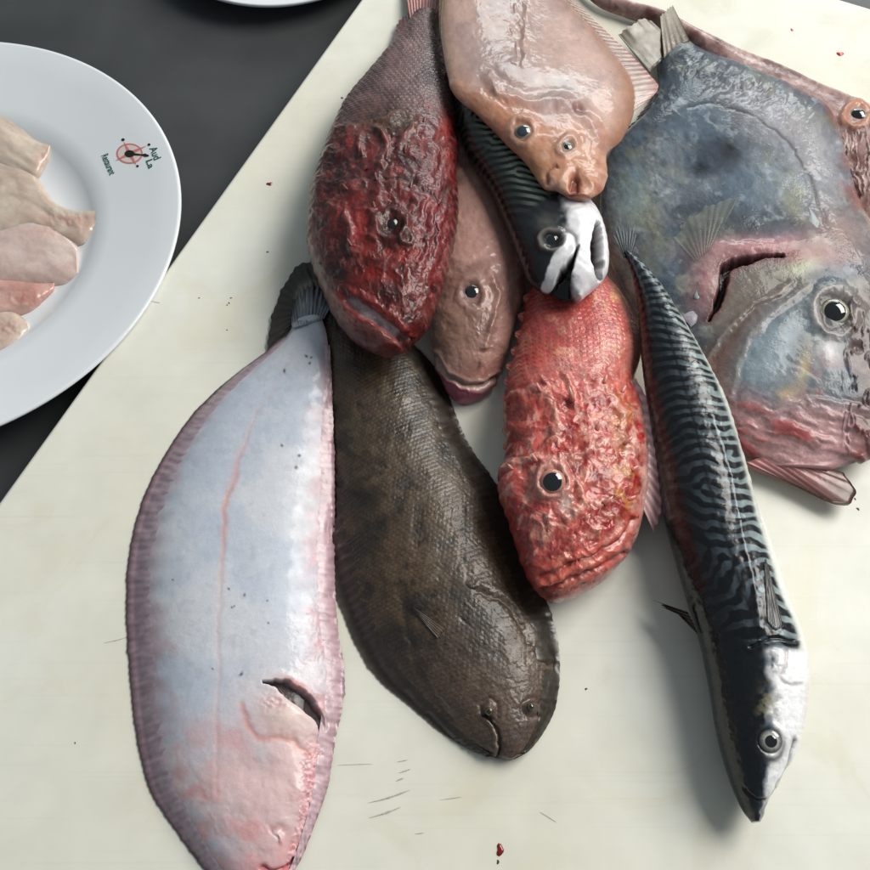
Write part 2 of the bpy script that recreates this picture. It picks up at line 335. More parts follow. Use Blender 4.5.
plate = thing('dinner_plate', 'round white dinner plate with printed compass emblem holding pale fillets', 'plate', (PC[0], PC[1], TABLE_Z))
V, Fc = lathe(plate_prof(PR, PRIM_Z - TABLE_Z, PR * 0.60)[::-1], 160, (PC[0], PC[1], TABLE_Z + 0.0003))
mesh_obj('dish', V, Fc, M['china'], plate)
# the second dish at the far edge
pc2 = unproj((277, -82), TABLE_Z + 0.016); R2 = np.linalg.norm(unproj((277, 5.5), TABLE_Z + 0.016)[:2] - pc2[:2])
dish2 = thing('white_dish', 'edge of a small white dish on the steel beyond the board', 'dish', (pc2[0], pc2[1], TABLE_Z))
V, Fc = lathe(plate_prof(R2, 0.016, R2 * 0.66)[::-1], 96, (pc2[0], pc2[1], TABLE_Z + 0.0003)); mesh_obj('dish', V, Fc, M['china'], dish2)
def plate_z(r):
    pr = plate_prof(PR, PRIM_Z - TABLE_Z, PR * 0.60)[:10]; return TABLE_Z + 0.0003 + np.interp(r, [p[0] for p in pr], [p[1] for p in pr])
# plate into the height map
gx, gy = np.meshgrid(GX0 + CELL * np.arange(GNX), GY0 + CELL * np.arange(GNY), indexing='ij')
rr_ = np.hypot(gx - PC[0], gy - PC[1]); on_board = ((gx - cor[0]) * d2[0] + (gy - cor[1]) * d2[1]) > 0
ZM[~on_board] = TABLE_Z
ZM[rr_ < PR] = plate_z(rr_[rr_ < PR])

# printed emblem on the rim: compass rose in a ring, lettering either side
M['ink_green'] = plain('green_print', C(22, 92, 76), 0.3, 0.3, noise=0.1); M['ink_red'] = plain('red_print', C(205, 120, 118), 0.3, 0.3); M['ink_cream'] = plain('cream_print', C(216, 205, 198), 0.3, 0.3)
M['ink_black'] = plain('black_print', C(22, 16, 14), 0.3, 0.3)
def on_plate(P, lift):
    P = np.asarray(P, float); z = np.full(P.shape[:-1], -0.004)
    for _ in range(5):
        w_ = unproj(P, z); z = plate_z(np.hypot(w_[..., 0] - PC[0], w_[..., 1] - PC[1])) + lift
    return unproj(P, z)
def print_poly(name, P, mat, lift=0.00015):
    V = on_plate(P, lift); return mesh_obj(name, V, [tuple(range(len(V)))], mat, plate, smooth=False)
EC = np.array([129.5, 153.5])
ea = np.linspace(0, 2 * math.pi, 40, endpoint=False)
el = lambda rx, ry: np.column_stack([EC[0] + rx * np.cos(ea), EC[1] + ry * np.sin(ea)])
print_poly('emblem_ground', el(11.8, 9.0), M['ink_cream'], 0.0001)
ro, ri = on_plate(el(13.2, 10.2), 0.00016), on_plate(el(11.6, 8.8), 0.00016)
mesh_obj('emblem_ring', np.vstack([ro, ri]), [(i, (i + 1) % 40, 40 + (i + 1) % 40, 40 + i) for i in range(40)], M['ink_red'], plate, smooth=False)
for tip, wd in (((123.5, 141), 2.0), ((147, 145.5), 2.0), ((115, 161), 2.0), ((136.5, 165.5), 2.2)):
    v = np.array(tip) - EC; nrm = np.array([-v[1], v[0]]) / np.linalg.norm(v)
    print_poly('emblem_ray', [EC + nrm * wd, EC + v, EC - nrm * wd], M['ink_red'], 0.0002)
print_poly('emblem_centre', np.column_stack([EC[0] + 5.0 * np.cos(ea), EC[1] + 0.2 + 3.6 * np.sin(ea)]), M['ink_black'], 0.00026)
print_poly('emblem_pointer', [(133, 152.8), (142, 154.2), (145, 153.4), (149, 155), (149, 156.3), (145, 156.8), (142, 155.6), (133, 155.4)], M['ink_black'], 0.00026)
for x, y, r in ((123, 139.6, 1.7), (149, 144.5, 1.5), (137.5, 166, 1.4)):
    print_poly('emblem_dot', np.column_stack([x + r * np.cos(ea), y + r * 0.8 * np.sin(ea)]), M['ink_black'], 0.00026)
def lettering(txt, p0, p1, hgt, mat):
    """text laid along p0 to p1 in photo pixels, letters hgt tall towards the left of that direction"""
    cu = bpy.data.curves.new('t', 'FONT'); cu.body = txt; cu.offset = 0.018; ob = bpy.data.objects.new('t', cu); col.objects.link(ob)
    bpy.context.view_layer.update(); dg = bpy.context.evaluated_depsgraph_get(); me = bpy.data.meshes.new_from_object(ob.evaluated_get(dg))
    V = np.array([v.co[:] for v in me.vertices]); Fc = [tuple(p.vertices) for p in me.polygons]
    bpy.data.objects.remove(ob); bpy.data.curves.remove(cu); bpy.data.meshes.remove(me)
    V[:, 0] = (V[:, 0] - V[:, 0].min()) / np.ptp(V[:, 0]); V[:, 1] = (V[:, 1] - V[:, 1].min()) / np.ptp(V[:, 1])
    p0, p1 = np.array(p0), np.array(p1); d = p1 - p0; nn = np.array([d[1], -d[0]]) / np.linalg.norm(d) * hgt
    mesh_obj('lettering', on_plate(p0 + V[:, :1] * d + V[:, 1:2] * nn, 0.0002), Fc, mat, plate, smooth=False)
lettering('Restaurant', (101.0, 156.0), (109.5, 175.5), 7.5, M['ink_green'])
lettering('Aud', (149.0, 148.5), (154.0, 160.5), 8.0, M['ink_green'])
lettering('La', (145.5, 161.0), (148.5, 169.0), 7.0, M['ink_green'])

# ---------------------------------------------------------------- the loft: every body is one closed skin between two traced outlines
def loft(name, parent, mat, L, R, Ht, Hb, feat, z=None, lift=0.0, tight=0.06, p=2.0, q=2.0, dens=1.2, reg=True, zadd=None, cap=0.9, shade=1.0, warp=1.0, det=0.10):
    L = np.asarray(L, float); R = np.asarray(R, float); K = len(L); mid = (L + R) / 2
    plen = np.sum(np.linalg.norm(np.diff(mid, axis=0), axis=1)); wmax = np.max(np.linalg.norm(R - L, axis=1))
    n = int(max(24, plen * dens)); mt = int(max(16, wmax * dens * 1.1)); mb = 14
    u = even(mid, n); Lp, Rp = cr(L, u), cr(R, u)
    ht = np.maximum(np.interp(u, np.arange(K), Ht), 0.2) * 0.001; hb = np.maximum(np.interp(u, np.arange(K), Hb), 0.1) * 0.001
    ht, hb = gs(ht, n * 0.012), gs(hb, n * 0.012)
    ut = np.linspace(-1, 1, mt); xt = 0.5 * np.sin(math.pi * ut / 2) + 0.5 * ut
    ub = np.linspace(1, -1, mb + 2)[1:-1]; xb = np.sin(math.pi * ub / 2)
    x = np.r_[xt, xb]; zt = np.r_[np.maximum(0, 1 - np.abs(xt) ** p) ** (1 / q), -np.maximum(0, 1 - np.abs(xb) ** 2) ** 0.5]
    if z is None:
        zl = np.full(n, 0.012); zr = zl.copy(); xs = np.linspace(-1, 1, 41); bl = np.maximum(0, 1 - xs ** 2) ** 0.5
        for _ in range(4):
            lw, rw = unproj(Lp, zl), unproj(Rp, zr)
            gxy = (lw[:, None, :2] * (1 - xs[None, :, None]) + rw[:, None, :2] * (1 + xs[None, :, None])) / 2
            need = zmap(gxy[..., 0], gxy[..., 1]) + hb[:, None] * bl
            zl = gs(np.quantile(need[:, :26], cap, axis=1), n * tight) + lift - 0.0006; zr = gs(np.quantile(need[:, 15:], cap, axis=1), n * tight) + lift - 0.0006
    else:
        zl = cr(z[0], u) if len(z[0]) == K else np.interp(u, np.linspace(0, K - 1, len(z[0])), z[0]); zr = cr(z[1], u) if len(z[1]) == K else np.interp(u, np.linspace(0, K - 1, len(z[1])), z[1])
    if zadd is not None:
        zl = zl + np.interp(u, np.arange(K), zadd[0]) * 0.001; zr = zr + np.interp(u, np.arange(K), zadd[1]) * 0.001
    lw, rw = unproj(Lp, zl), unproj(Rp, zr)
    V = (lw[:, None] * (1 - x[None, :, None]) + rw[:, None] * (1 + x[None, :, None])) / 2
    V[..., 2] += np.where(zt[None] > 0, zt[None] * ht[:, None], zt[None] * hb[:, None])
    cen = (lw + rw) / 2; half = np.linalg.norm(rw - lw, axis=1) / 2
    arc = np.r_[0, np.cumsum(np.linalg.norm(np.diff(cen, axis=0), axis=1))]
    m_ = len(x)
    def normals(V):
        ds = np.gradient(V, axis=0); dr = (np.roll(V, -1, 1) - np.roll(V, 1, 1)) / 2
        nr = np.cross(dr, ds); return nr / np.maximum(np.linalg.norm(nr, axis=2, keepdims=True), 1e-12)
    nr = normals(V)
    if np.mean(nr[:, mt // 2, 2]) < 0: nr = -nr; flip = True
    else: flip = False
    B = {}
    B['px'], B['py'] = [q_.ravel() for q_ in proj(V)]
    B['a'] = np.repeat(arc / PX, m_); B['b'] = (x[None] * half[:, None] / PX).ravel(); B['x'] = np.tile(x, n); B['s'] = np.repeat(np.linspace(0, 1, n), m_)
    B['z'] = np.tile(zt, n); B['n'] = nr.reshape(-1, 3)
    p0, p1 = B['px'], B['py']; B['px'] = p0 + warp * (2.2 * fbm(p0, p1, 24, 200, 2) + 1.1 * fbm(p0, p1, 7, 201, 2)); B['py'] = p1 + warp * (2.2 * fbm(p0, p1, 24, 203, 2) + 1.1 * fbm(p0, p1, 7, 204, 2))
    disp, colr = feat(B); fn = fbm(p0, p1, 5.5, 210, 4, 0.7); f3 = fbm(B['a'] * 0.3, B['b'], 4, 214, 3); colr = colr * (shade * (1 + det * (1.2 * fn + 0.5 * f3)))[:, None]
    B['len'] = arc[-1] / PX
    w_ = np.repeat(np.sin(np.clip(np.arange(n) / 6.0, 0, 1) * math.pi / 2) * np.sin(np.clip((n - 1 - np.arange(n)) / 6.0, 0, 1) * math.pi / 2), m_)
    w_ = w_ * np.where(B['z'] < -0.02, 0, 1)
    V = V.reshape(-1, 3) + B['n'] * (np.asarray(disp) * w_ * 0.001)[:, None]
    i = np.arange(n - 1)[:, None] * m_; j = np.arange(m_)[None]; j2 = (j + 1) % m_
    qd = np.stack([i + j, i + j2, i + m_ + j2, i + m_ + j], -1).reshape(-1, 4)
    e0 = list(range(m_)); e1 = list(range((n - 1) * m_, n * m_))
    if flip: ng = [e0[::-1], e1]
    else: qd = qd[:, ::-1]; ng = [e0, e1[::-1]]
    if flip: pass
    o = mesh_obj(name, V, (np.ascontiguousarray(qd), ng), mat, parent, colr)
    if reg: zreg(V[B['z'] >= -0.01])
    B['V'] = V; ax, ay = proj(V); B['qx'], B['qy'] = ax, ay; B['N'] = normals(V.reshape(n, m_, 3)).reshape(-1, 3) * (-1 if flip else 1); B['obj'] = o
    B['zl'], B['zr'] = zl, zr; B['col'] = colr
    return B
def at(B, px, py):
    d = np.hypot(B['qx'] - px, B['qy'] - py) + np.where(B['z'] < 0, 1e6, 0); k = int(np.argmin(d))
    m_ = d < d[k] + 4; nn = B['N'][m_].mean(0); return B['V'][k], nn / np.linalg.norm(nn)
def eye(parent, B, px, py, r, iris, rim, pf=0.5, bulge=0.5, sink=0.2, name='eye', tiltv=None, pup=None):
    """a domed eye seated in the head: iris mesh, pupil as its own piece"""
    c, nn = at(B, px, py); r = r * PX
    view = np.array([0, 0, CAM_H]) - c; view /= np.linalg.norm(view); nn = nn * 0.6 + view * 0.4; nn /= np.linalg.norm(nn)
    a = np.cross(nn, [0, 1, 0.2]); a /= np.linalg.norm(a); b_ = np.cross(nn, a); n = 40
    def dome(rad, lift, bul, rings):
        V = [c + nn * (lift + bul * rad)]; rr = [0]
        for k in range(1, rings + 1):
            f = k / rings; zz = bul * rad * math.sqrt(max(0, 1 - (f * 0.98) ** 2)) + lift
            for j in range(n):
                t_ = 2 * math.pi * j / n; V.append(c + nn * zz + (a * math.cos(t_) + b_ * math.sin(t_)) * rad * f); rr.append(f)
        Fc = [(0, 1 + j, 1 + (j + 1) % n) for j in range(n)] + [(1 + k * n + j, 1 + (k + 1) * n + j, 1 + (k + 1) * n + (j + 1) % n, 1 + k * n + (j + 1) % n) for k in range(rings - 1) for j in range(n)]
        return np.array(V), Fc, np.array(rr)
    V, Fc, rr = dome(r, -sink * r, bulge, 12)
    th = np.r_[0, np.tile(np.arange(n), 12)] * 0.9
    cc = np.tile(np.asarray(iris, float), (len(V), 1)) * (0.85 + 0.3 * vn(th, rr * 3, 3))[:, None]
    cc = mix(cc, rim, sm(0.72, 0.95, rr)); cc = mix(cc, np.asarray(iris) * 1.6, np.exp(-((rr - pf - 0.08) / 0.07) ** 2) * 0.8)
    o = mesh_obj(name, V, Fc, M['eye'], parent, cc)
    V, Fc, rr = dome(r * pf, 0.0, 0.0, 8)
    V = V + nn * (-sink * r + bulge * r * np.sqrt(np.maximum(0, 1 - (rr * pf * 0.98) ** 2)) + 0.05 * r * (1 - 0.9 * rr ** 4))[:, None]
    mesh_obj('pupil', V, Fc, pup or M['pupil'], o)
    return o
def fin(name, parent, mat, root, tip, rays, c0, c1, z=None, off=0.0006, thick=0.0006, amp=0.25, scallop=0.03, nper=5, m_=12, seed=0, arch=0.0, reg=False, ragged=0.02, smooth=3, edge=None, rc=0.22, sink=False):
    """a fin sheet between a root line and a tip line, with raised rays, draped on what lies below or between given heights"""
    n = max(12, rays * nper); rs = np.random.RandomState(seed + 50)
    r_ = cr(root, even(root, n)) if len(root) > 2 else np.linspace(root[0], root[1], n)
    t_ = cr(tip, even(tip, n)) if len(tip) > 2 else np.linspace(tip[0], tip[1], n)
    u = np.linspace(0, 1, n)[:, None]; f = np.linspace(0, 1, m_)[None]
    ph = np.cos(2 * math.pi * rays * u)
    ext = 1 + scallop * (ph - 1) / 2 + ragged * np.interp(u, np.linspace(0, 1, rays + 1), rs.randn(rays + 1))
    G = r_[:, None] + (t_ - r_)[:, None] * (f * ext)[..., None]
    if z is None:
        zz = np.full((n, m_), 0.01)
        for _ in range(4):
            w_ = unproj(G, zz); zz = zmap(w_[..., 0], w_[..., 1]) + off * (1.0 if not sink else (-0.9 + 1.9 * f))
            for _k in range(smooth):
                zp = np.pad(zz, 1, mode='edge'); zz = (zp[:-2, 1:-1] + zp[2:, 1:-1] + zp[1:-1, :-2] + zp[1:-1, 2:] + 2 * zz) / 6
    else:
        z0 = np.interp(u[:, 0], np.linspace(0, 1, len(z[0])), z[0])[:, None]; z1 = np.interp(u[:, 0], np.linspace(0, 1, len(z[1])), z[1])[:, None]
        zz = z0 + (z1 - z0) * f
    zz = zz + arch * np.sin(f * math.pi) + 0 * u
    zz = zz + amp * 0.001 * (0.5 + 0.5 * ph) * (1 - 0.6 * f)
    T = unproj(G, zz); Bt = T.copy(); Bt[..., 2] -= thick * (1.05 - 0.7 * f)
    V = np.vstack([T.reshape(-1, 3), Bt.reshape(-1, 3)]); k = n * m_
    i = np.arange(n - 1)[:, None] * m_; j = np.arange(m_ - 1)[None]; q1 = np.stack([i + j, i + m_ + j, i + m_ + j + 1, i + j + 1], -1).reshape(-1, 4)
    sd = [[(a, a + k, b + k, b) for a, b in zip(ed[:-1], ed[1:])] for ed in ([j_ for j_ in range(m_)], [(n - 1) * m_ + j_ for j_ in range(m_ - 1, -1, -1)], [i_ * m_ for i_ in range(n - 1, -1, -1)]) + (([i_ * m_ + m_ - 1 for i_ in range(n)],) if thick > 0.002 else ())]
    q = np.vstack([q1, q1[:, ::-1] + k] + [np.array(s_) for s_ in sd])
    uu = (u * rays * 4 + 0 * f).ravel(); ff = (f + 0 * u).ravel()
    cc = np.asarray(c0)[None] * (1 - ff[:, None]) + np.asarray(c1)[None] * ff[:, None]
    cc = cc * (1 + rc * (ph + 0 * f).ravel()[:, None] + 0.22 * fbm(uu, ff * 12, 3.0, seed)[:, None])
    if edge is not None: cc = mix(cc, edge, sm(0.8, 0.97, ff))
    o = mesh_obj(name, V, (q, []), mat, parent, np.vstack([cc, cc]))
    if reg: zreg(T.reshape(-1, 3))
    return o
def xedge(L, R, x):
    L = np.asarray(L, float); R = np.asarray(R, float); return (L * (1 - x) + R * (1 + x)) / 2
def base(pts, z=0.0):
    c = unproj(np.mean(np.asarray(pts, float), axis=0), 0.0); return (c[0], c[1], z)


# ---------------------------------------------------------------- brown sole, eyed side up (lowest of the pile)
L = [(296, 300), (303, 322), (306, 360), (312, 430), (322, 520), (332, 580), (344, 618), (362, 657), (381, 682), (411, 707), (438, 730), (464, 747), (487, 757), (505, 760)]
R = [(318, 288), (345, 305), (385, 325), (434, 366), (468, 442), (500, 490), (527, 552), (548, 604), (558, 640), (560, 675), (556, 706), (546, 729), (530, 750), (515, 759)]
def f_dark(B):
    px, py, a, b = B['px'], B['py'], B['a'], B['b']
    big = fbm(px, py, 60, 3, 4); md = fbm(px, py, 16, 9, 4); hd = sm(600, 720, py)
    scl = scales(a, b, 4.2, 4.6)
    c = np.tile(C(92, 72, 53), (len(px), 1)); c = mix(c, C(58, 45, 34), sm(-0.2, 0.6, big)); c = mix(c, C(102, 88, 66), sm(0.1, 0.9, md) * 0.6)
    c = mix(c, C(34, 28, 23), sm(0.25, 0.9, -md + 0.3 * big) * 0.8)
    c = mix(c, C(104, 84, 74), hd * 0.65)
    c = mix(c, C(30, 24, 20), blob(px, py, 414, 607, 13, 8, 20) * 0.9)
    c = c * (0.78 + 0.44 * scl)[:, None]
    d = 0.2 * (scl - 0.5) * (1 - 0.5 * hd) + 0.25 * md + 0.12 * fbm(px, py, 6, 4, 3)
    g, sg, t = pl(px, py, smooth_line([(478, 590), (506, 605), (519, 622), (527, 640)])); d += -0.7 * np.exp(-(g / 3.5) ** 2) + 0.5 * np.exp(-((g - 7) / 5) ** 2) * (sg > 0)
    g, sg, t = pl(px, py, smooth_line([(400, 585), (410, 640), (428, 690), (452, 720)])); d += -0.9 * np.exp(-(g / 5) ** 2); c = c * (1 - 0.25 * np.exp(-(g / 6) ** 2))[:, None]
    g, sg, t = pl(px, py, smooth_line([(482, 720), (491, 727), (496, 739), (495, 755)])); d += -2.4 * np.exp(-((g + 0) / 2.6) ** 2) * (sg > 0) + 1.1 * np.exp(-(g / 2.2) ** 2)
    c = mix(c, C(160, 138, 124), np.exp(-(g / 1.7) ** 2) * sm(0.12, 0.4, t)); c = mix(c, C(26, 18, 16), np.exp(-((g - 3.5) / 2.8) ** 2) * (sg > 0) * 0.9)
    for ex, ey in ((489, 711), (531, 707)):
        r = np.hypot(px - ex, py - ey); d += 2.2 * np.exp(-(r / 7) ** 2) - 0.9 * np.exp(-((r - 9) / 3) ** 2)
    return d, c
dark_sole = thing('brown_sole', 'dark brown sole lying eyed side up beside the pale sole', 'sole', base([(330, 400), (500, 740)]))
fl = 0.86
Bd = loft('body', dark_sole, M['sole_dark'], xedge(L, R, -fl), xedge(L, R, fl * 1.06), [5, 7, 10, 13, 15, 16, 16, 15, 14, 13, 11, 9, 7, 3], [1] * 14, f_dark, shade=0.66, det=0.2, z=([0.002] * 14, [0.002] * 14), p=2.4, q=1.0)
for nm, sg, sl in (('anal_fin', -1, slice(1, 13)), ('dorsal_fin', 1, slice(1, 14))):
    fin(nm, dark_sole, M['fin'], xedge(L, R, sg * 0.70)[sl], xedge(L, R, sg * 1.0)[sl], 74, C(52, 43, 34), C(38, 31, 26), off=0.0008, nper=5, m_=9, amp=0.08, scallop=0.02, ragged=0.012, edge=C(60, 50, 44), rc=0.06, sink=True)
fin('tail_fin', dark_sole, M['fin'], [(300, 318), (312, 308), (326, 300)], [(266, 352), (270, 322), (280, 292), (294, 268), (310, 262), (330, 262)], 14, C(58, 48, 38), C(44, 36, 30), off=0.0025, amp=0.6, m_=14, reg=True)
fin('pectoral_fin', dark_sole, M['fin'], [(410, 604), (415, 612)], [(446, 628), (438, 638)], 5, C(36, 29, 24), C(84, 70, 58), off=0.0008, nper=8)
for ex, ey in ((489, 711), (531, 707)):
    eye(dark_sole, Bd, ex, ey, 3.6, C(84, 68, 40), C(50, 40, 34), 0.55, 0.7, 0.25)

# ---------------------------------------------------------------- pale sole, blind side up
L = [(293, 322), (283, 338), (267, 351), (234, 375), (203, 403), (177, 435), (152, 478), (136, 520), (127, 570), (126, 620), (130, 680), (136, 735), (149, 788), (173, 827), (201, 866), (224, 884), (246, 892)]
R = [(322, 316), (327, 330), (330, 345), (332, 380), (333, 410), (334, 445), (335, 490), (335, 535), (335, 580), (338, 624), (345, 672), (343, 705), (336, 738), (328, 787), (315, 824), (296, 868), (270, 888)]
slit = smooth_line([(265, 682), (281, 685), (297, 695), (310, 707), (319, 721), (322, 734)])
flapl = smooth_line([(243, 706), (248, 722), (257, 737), (272, 736), (290, 739), (304, 749), (316, 757)])
midl = smooth_line([(300, 345), (268, 395), (249, 428), (233, 481), (224, 515), (219.5, 560), (218.5, 640), (218.5, 720), (218, 792)])
def f_pale(B):
    px, py, a, b, x = B['px'], B['py'], B['a'], B['b'], B['x']
    big = fbm(px, py, 70, 21, 4); md = fbm(px, py, 18, 22, 4); hd = sm(690, 800, py)
    c = np.tile(C(200, 203, 211), (len(px), 1))
    c = mix(c, C(182, 190, 204), sm(0.0, 0.8, big + 0.3)); c = mix(c, C(204, 206, 212), sm(0.1, 0.8, md) * 0.3)
    e = sm(0.62, 1.0, np.abs(x) + 0.10 * md); c = mix(c, C(176, 148, 158), e * 0.7)
    c = mix(c, C(190, 134, 144), sm(0.78, 1.0, x + 0.15 * md) * sm(400, 560, py) * 0.65)
    c = mix(c, C(182, 142, 150), sm(0.6, 0.98, -x + 0.2 * md) * sm(560, 640, py) * 0.5)
    g, sg, t = pl(px, py, midl); k = np.exp(-(g / (3.6 + 1.2 * md)) ** 2)
    c = mix(c, C(205, 156, 150), k * (0.22 + 0.6 * np.exp(-((py - 510) / 55) ** 2)) * sm(345, 440, py)); 
    hp = np.clip(hd + 0.7 * blob(px, py, 285, 745, 55, 60), 0, 1) * sm(-0.9, 0.5, 0.4 * md + x + 0.6)
    c = mix(c, C(210, 172, 170), hp * 0.8); c = mix(c, C(206, 144, 146), hp * sm(0.0, 0.8, 0.6 * md + 0.8 * big) * 0.6)
    c = mix(c, C(206, 140, 150), sm(845, 880, py) * 0.7)
    c = mix(c, C(188, 196, 206), blob(px, py, 258, 745, 14, 20) * 0.5)
    d = 0.05 * md * (1 - hd) + 0.25 * hd * fbm(px, py, 18, 23, 3)
    # myomere chevrons close to the fins
    mus = np.sin(a / 3.4 * 1.0 + 2.2 * np.abs(x)); d += 0.13 * mus * sm(0.55, 0.8, np.abs(x)); c = c * (1 - 0.06 * mus * sm(0.5, 0.8, np.abs(x)))[:, None]
    d += -0.12 * np.exp(-(g / 2.5) ** 2) * sm(380, 450, py)
    # gill opening with the skin turned out round it
    g, sg, t = pl(px, py, slit); wd = 1.2 + 5.6 * np.sin(np.pi * np.clip(t * 0.93 + 0.05, 0, 1)) ** 1.2; wd = wd * 1.25; inn = 1 - sm(wd * 0.62, wd * 1.1, g)
    d += -inn * np.minimum(5.5, 9.0 * np.maximum(0, 1 - np.abs(x) ** 2.8)) + 0.3 * np.exp(-((g - wd * 1.7) / 4.0) ** 2); c = mix(c, C(30, 7, 8), inn); c = mix(c, C(206, 120, 114), np.exp(-((g - wd - 1) / 3.5) ** 2) * (sg > 0) * np.exp(-((t - 0.35) / 0.18) ** 2) * 0.8 * (1 - inn))
    c = mix(c, C(222, 198, 190), blob(px, py, 287, 717, 26, 16, 35) * (sg < 0) * (1 - inn) * 0.9); d += 2.0 * blob(px, py, 288, 716, 26, 15, 35) * (sg < 0) * (1 - inn)
    g, sg, t = pl(px, py, flapl); d += 1.3 * (sg > 0) * np.exp(-(g / 7) ** 2) * 0 - 0.35 * np.exp(-((g) / 4) ** 2)
    c = mix(c, C(196, 140, 132), np.exp(-(g / 4) ** 2) * 0.7)
    # rough little papillae on the snout side
    gr = sm(0.62, 0.8, x) * (1 - 0.8 * sm(0.86, 1.0, x)) * sm(715, 770, py) + blob(px, py, 310, 650, 18, 40) * 0.3 + blob(px, py, 275, 702, 14, 10) * 0.7
    gn = fbm(px, py, 3.4, 25, 2); d += gr * (0.4 * gn); c = mix(c, C(226, 170, 176), gr * sm(0, 0.7, gn) * 0.8); c = mix(c, C(190, 104, 116), gr * sm(0, 0.8, -gn) * 0.7)
    # curl of the mouth
    r = np.hypot(px - 277, py - 838); th = np.arctan2(py - 838, px - 277); sp = np.cos(th - r * 0.25 + 0.9) * sm(1.5, 5, r); kk = np.exp(-(r / 12) ** 2) * sm(-0.4, 0.3, np.cos(th + 0.6))
    d += kk * (1.1 * sp - 0.2); c = mix(c, C(188, 122, 122), kk * sm(0, 1, -sp) * 0.8)
    g, sg, t = pl(px, py, smooth_line([(262, 866), (272, 872), (288, 870), (296, 862)])); d += -1.6 * np.exp(-(g / 3) ** 2); c = mix(c, C(170, 60, 70), np.exp(-(g / 4) ** 2) * 0.8)
    d += -1.0 * blob(px, py, 258, 772, 22, 16) + 1.0 * blob(px, py, 300, 790, 12, 26, 15)
    for dx, dy, r in ((240.5, 673, 1.9), (286, 372, 1.8), (307, 358, 1.4), (312, 360, 1.2), (309, 365, 1.2), (299, 456, 1.4), (297, 467, 1.6), (281, 445, 1.2), (229, 588, 1.2), (244, 594, 1.3), (231, 607, 1.2), (267, 623, 1.3), (211, 668, 1.1), (173, 581, 1.0), (270, 600, 1.0), (233, 605, 0.9)):
        c = mix(c, C(44, 24, 28), np.exp(-((px - dx) ** 2 + (py - dy) ** 2) / r ** 2))
    sk = fbm(px, py, 9, 27, 2); c = mix(c, C(150, 156, 170), sm(0.55, 0.8, sk) * 0.18 * (1 - hd))
    return d, c
pale_sole = thing('pale_sole', 'pale bluish-white sole lying blind side up with open gill slit', 'sole', base([(240, 600)]))
Bp = loft('body', pale_sole, M['sole_pale'], xedge(L, R, -0.88), xedge(L, R, 0.94), [3, 4, 5, 7, 9, 10.5, 12, 13, 13.5, 14, 14, 14, 13, 11.5, 9.5, 7, 3], [1] * 17, f_pale, det=0.04, z=([0.007, 0.006, 0.005, 0.003] + [0.002] * 13, [0.014, 0.014, 0.013, 0.011, 0.010, 0.008, 0.006, 0.005, 0.004, 0.003] + [0.0015] * 7), p=2.8, q=1.0)
fin('dorsal_fin', pale_sole, M['fin'], xedge(L, R, -0.72)[1:], L[1:], 92, C(174, 156, 168), C(138, 112, 120), off=0.0008, nper=5, m_=10, amp=0.08, scallop=0.02, ragged=0.014, edge=C(46, 36, 40), rc=0.06, sink=True)
fin('anal_fin', pale_sole, M['fin'], xedge(L, R, 0.80)[2:], R[2:], 84, C(190, 166, 174), C(178, 146, 154), off=0.0008, nper=5, m_=10, amp=0.08, scallop=0.03, ragged=0.02, edge=C(150, 120, 128), rc=0.06, sink=True)
fin('tail_fin', pale_sole, M['fin'], [(292, 328), (306, 324), (324, 318)], [(291, 312), (297, 294), (308, 284), (322, 284), (338, 294)], 12, C(150, 156, 168), C(22, 22, 24), off=0.0012, amp=0.4, scallop=0.1, m_=14, reg=True)

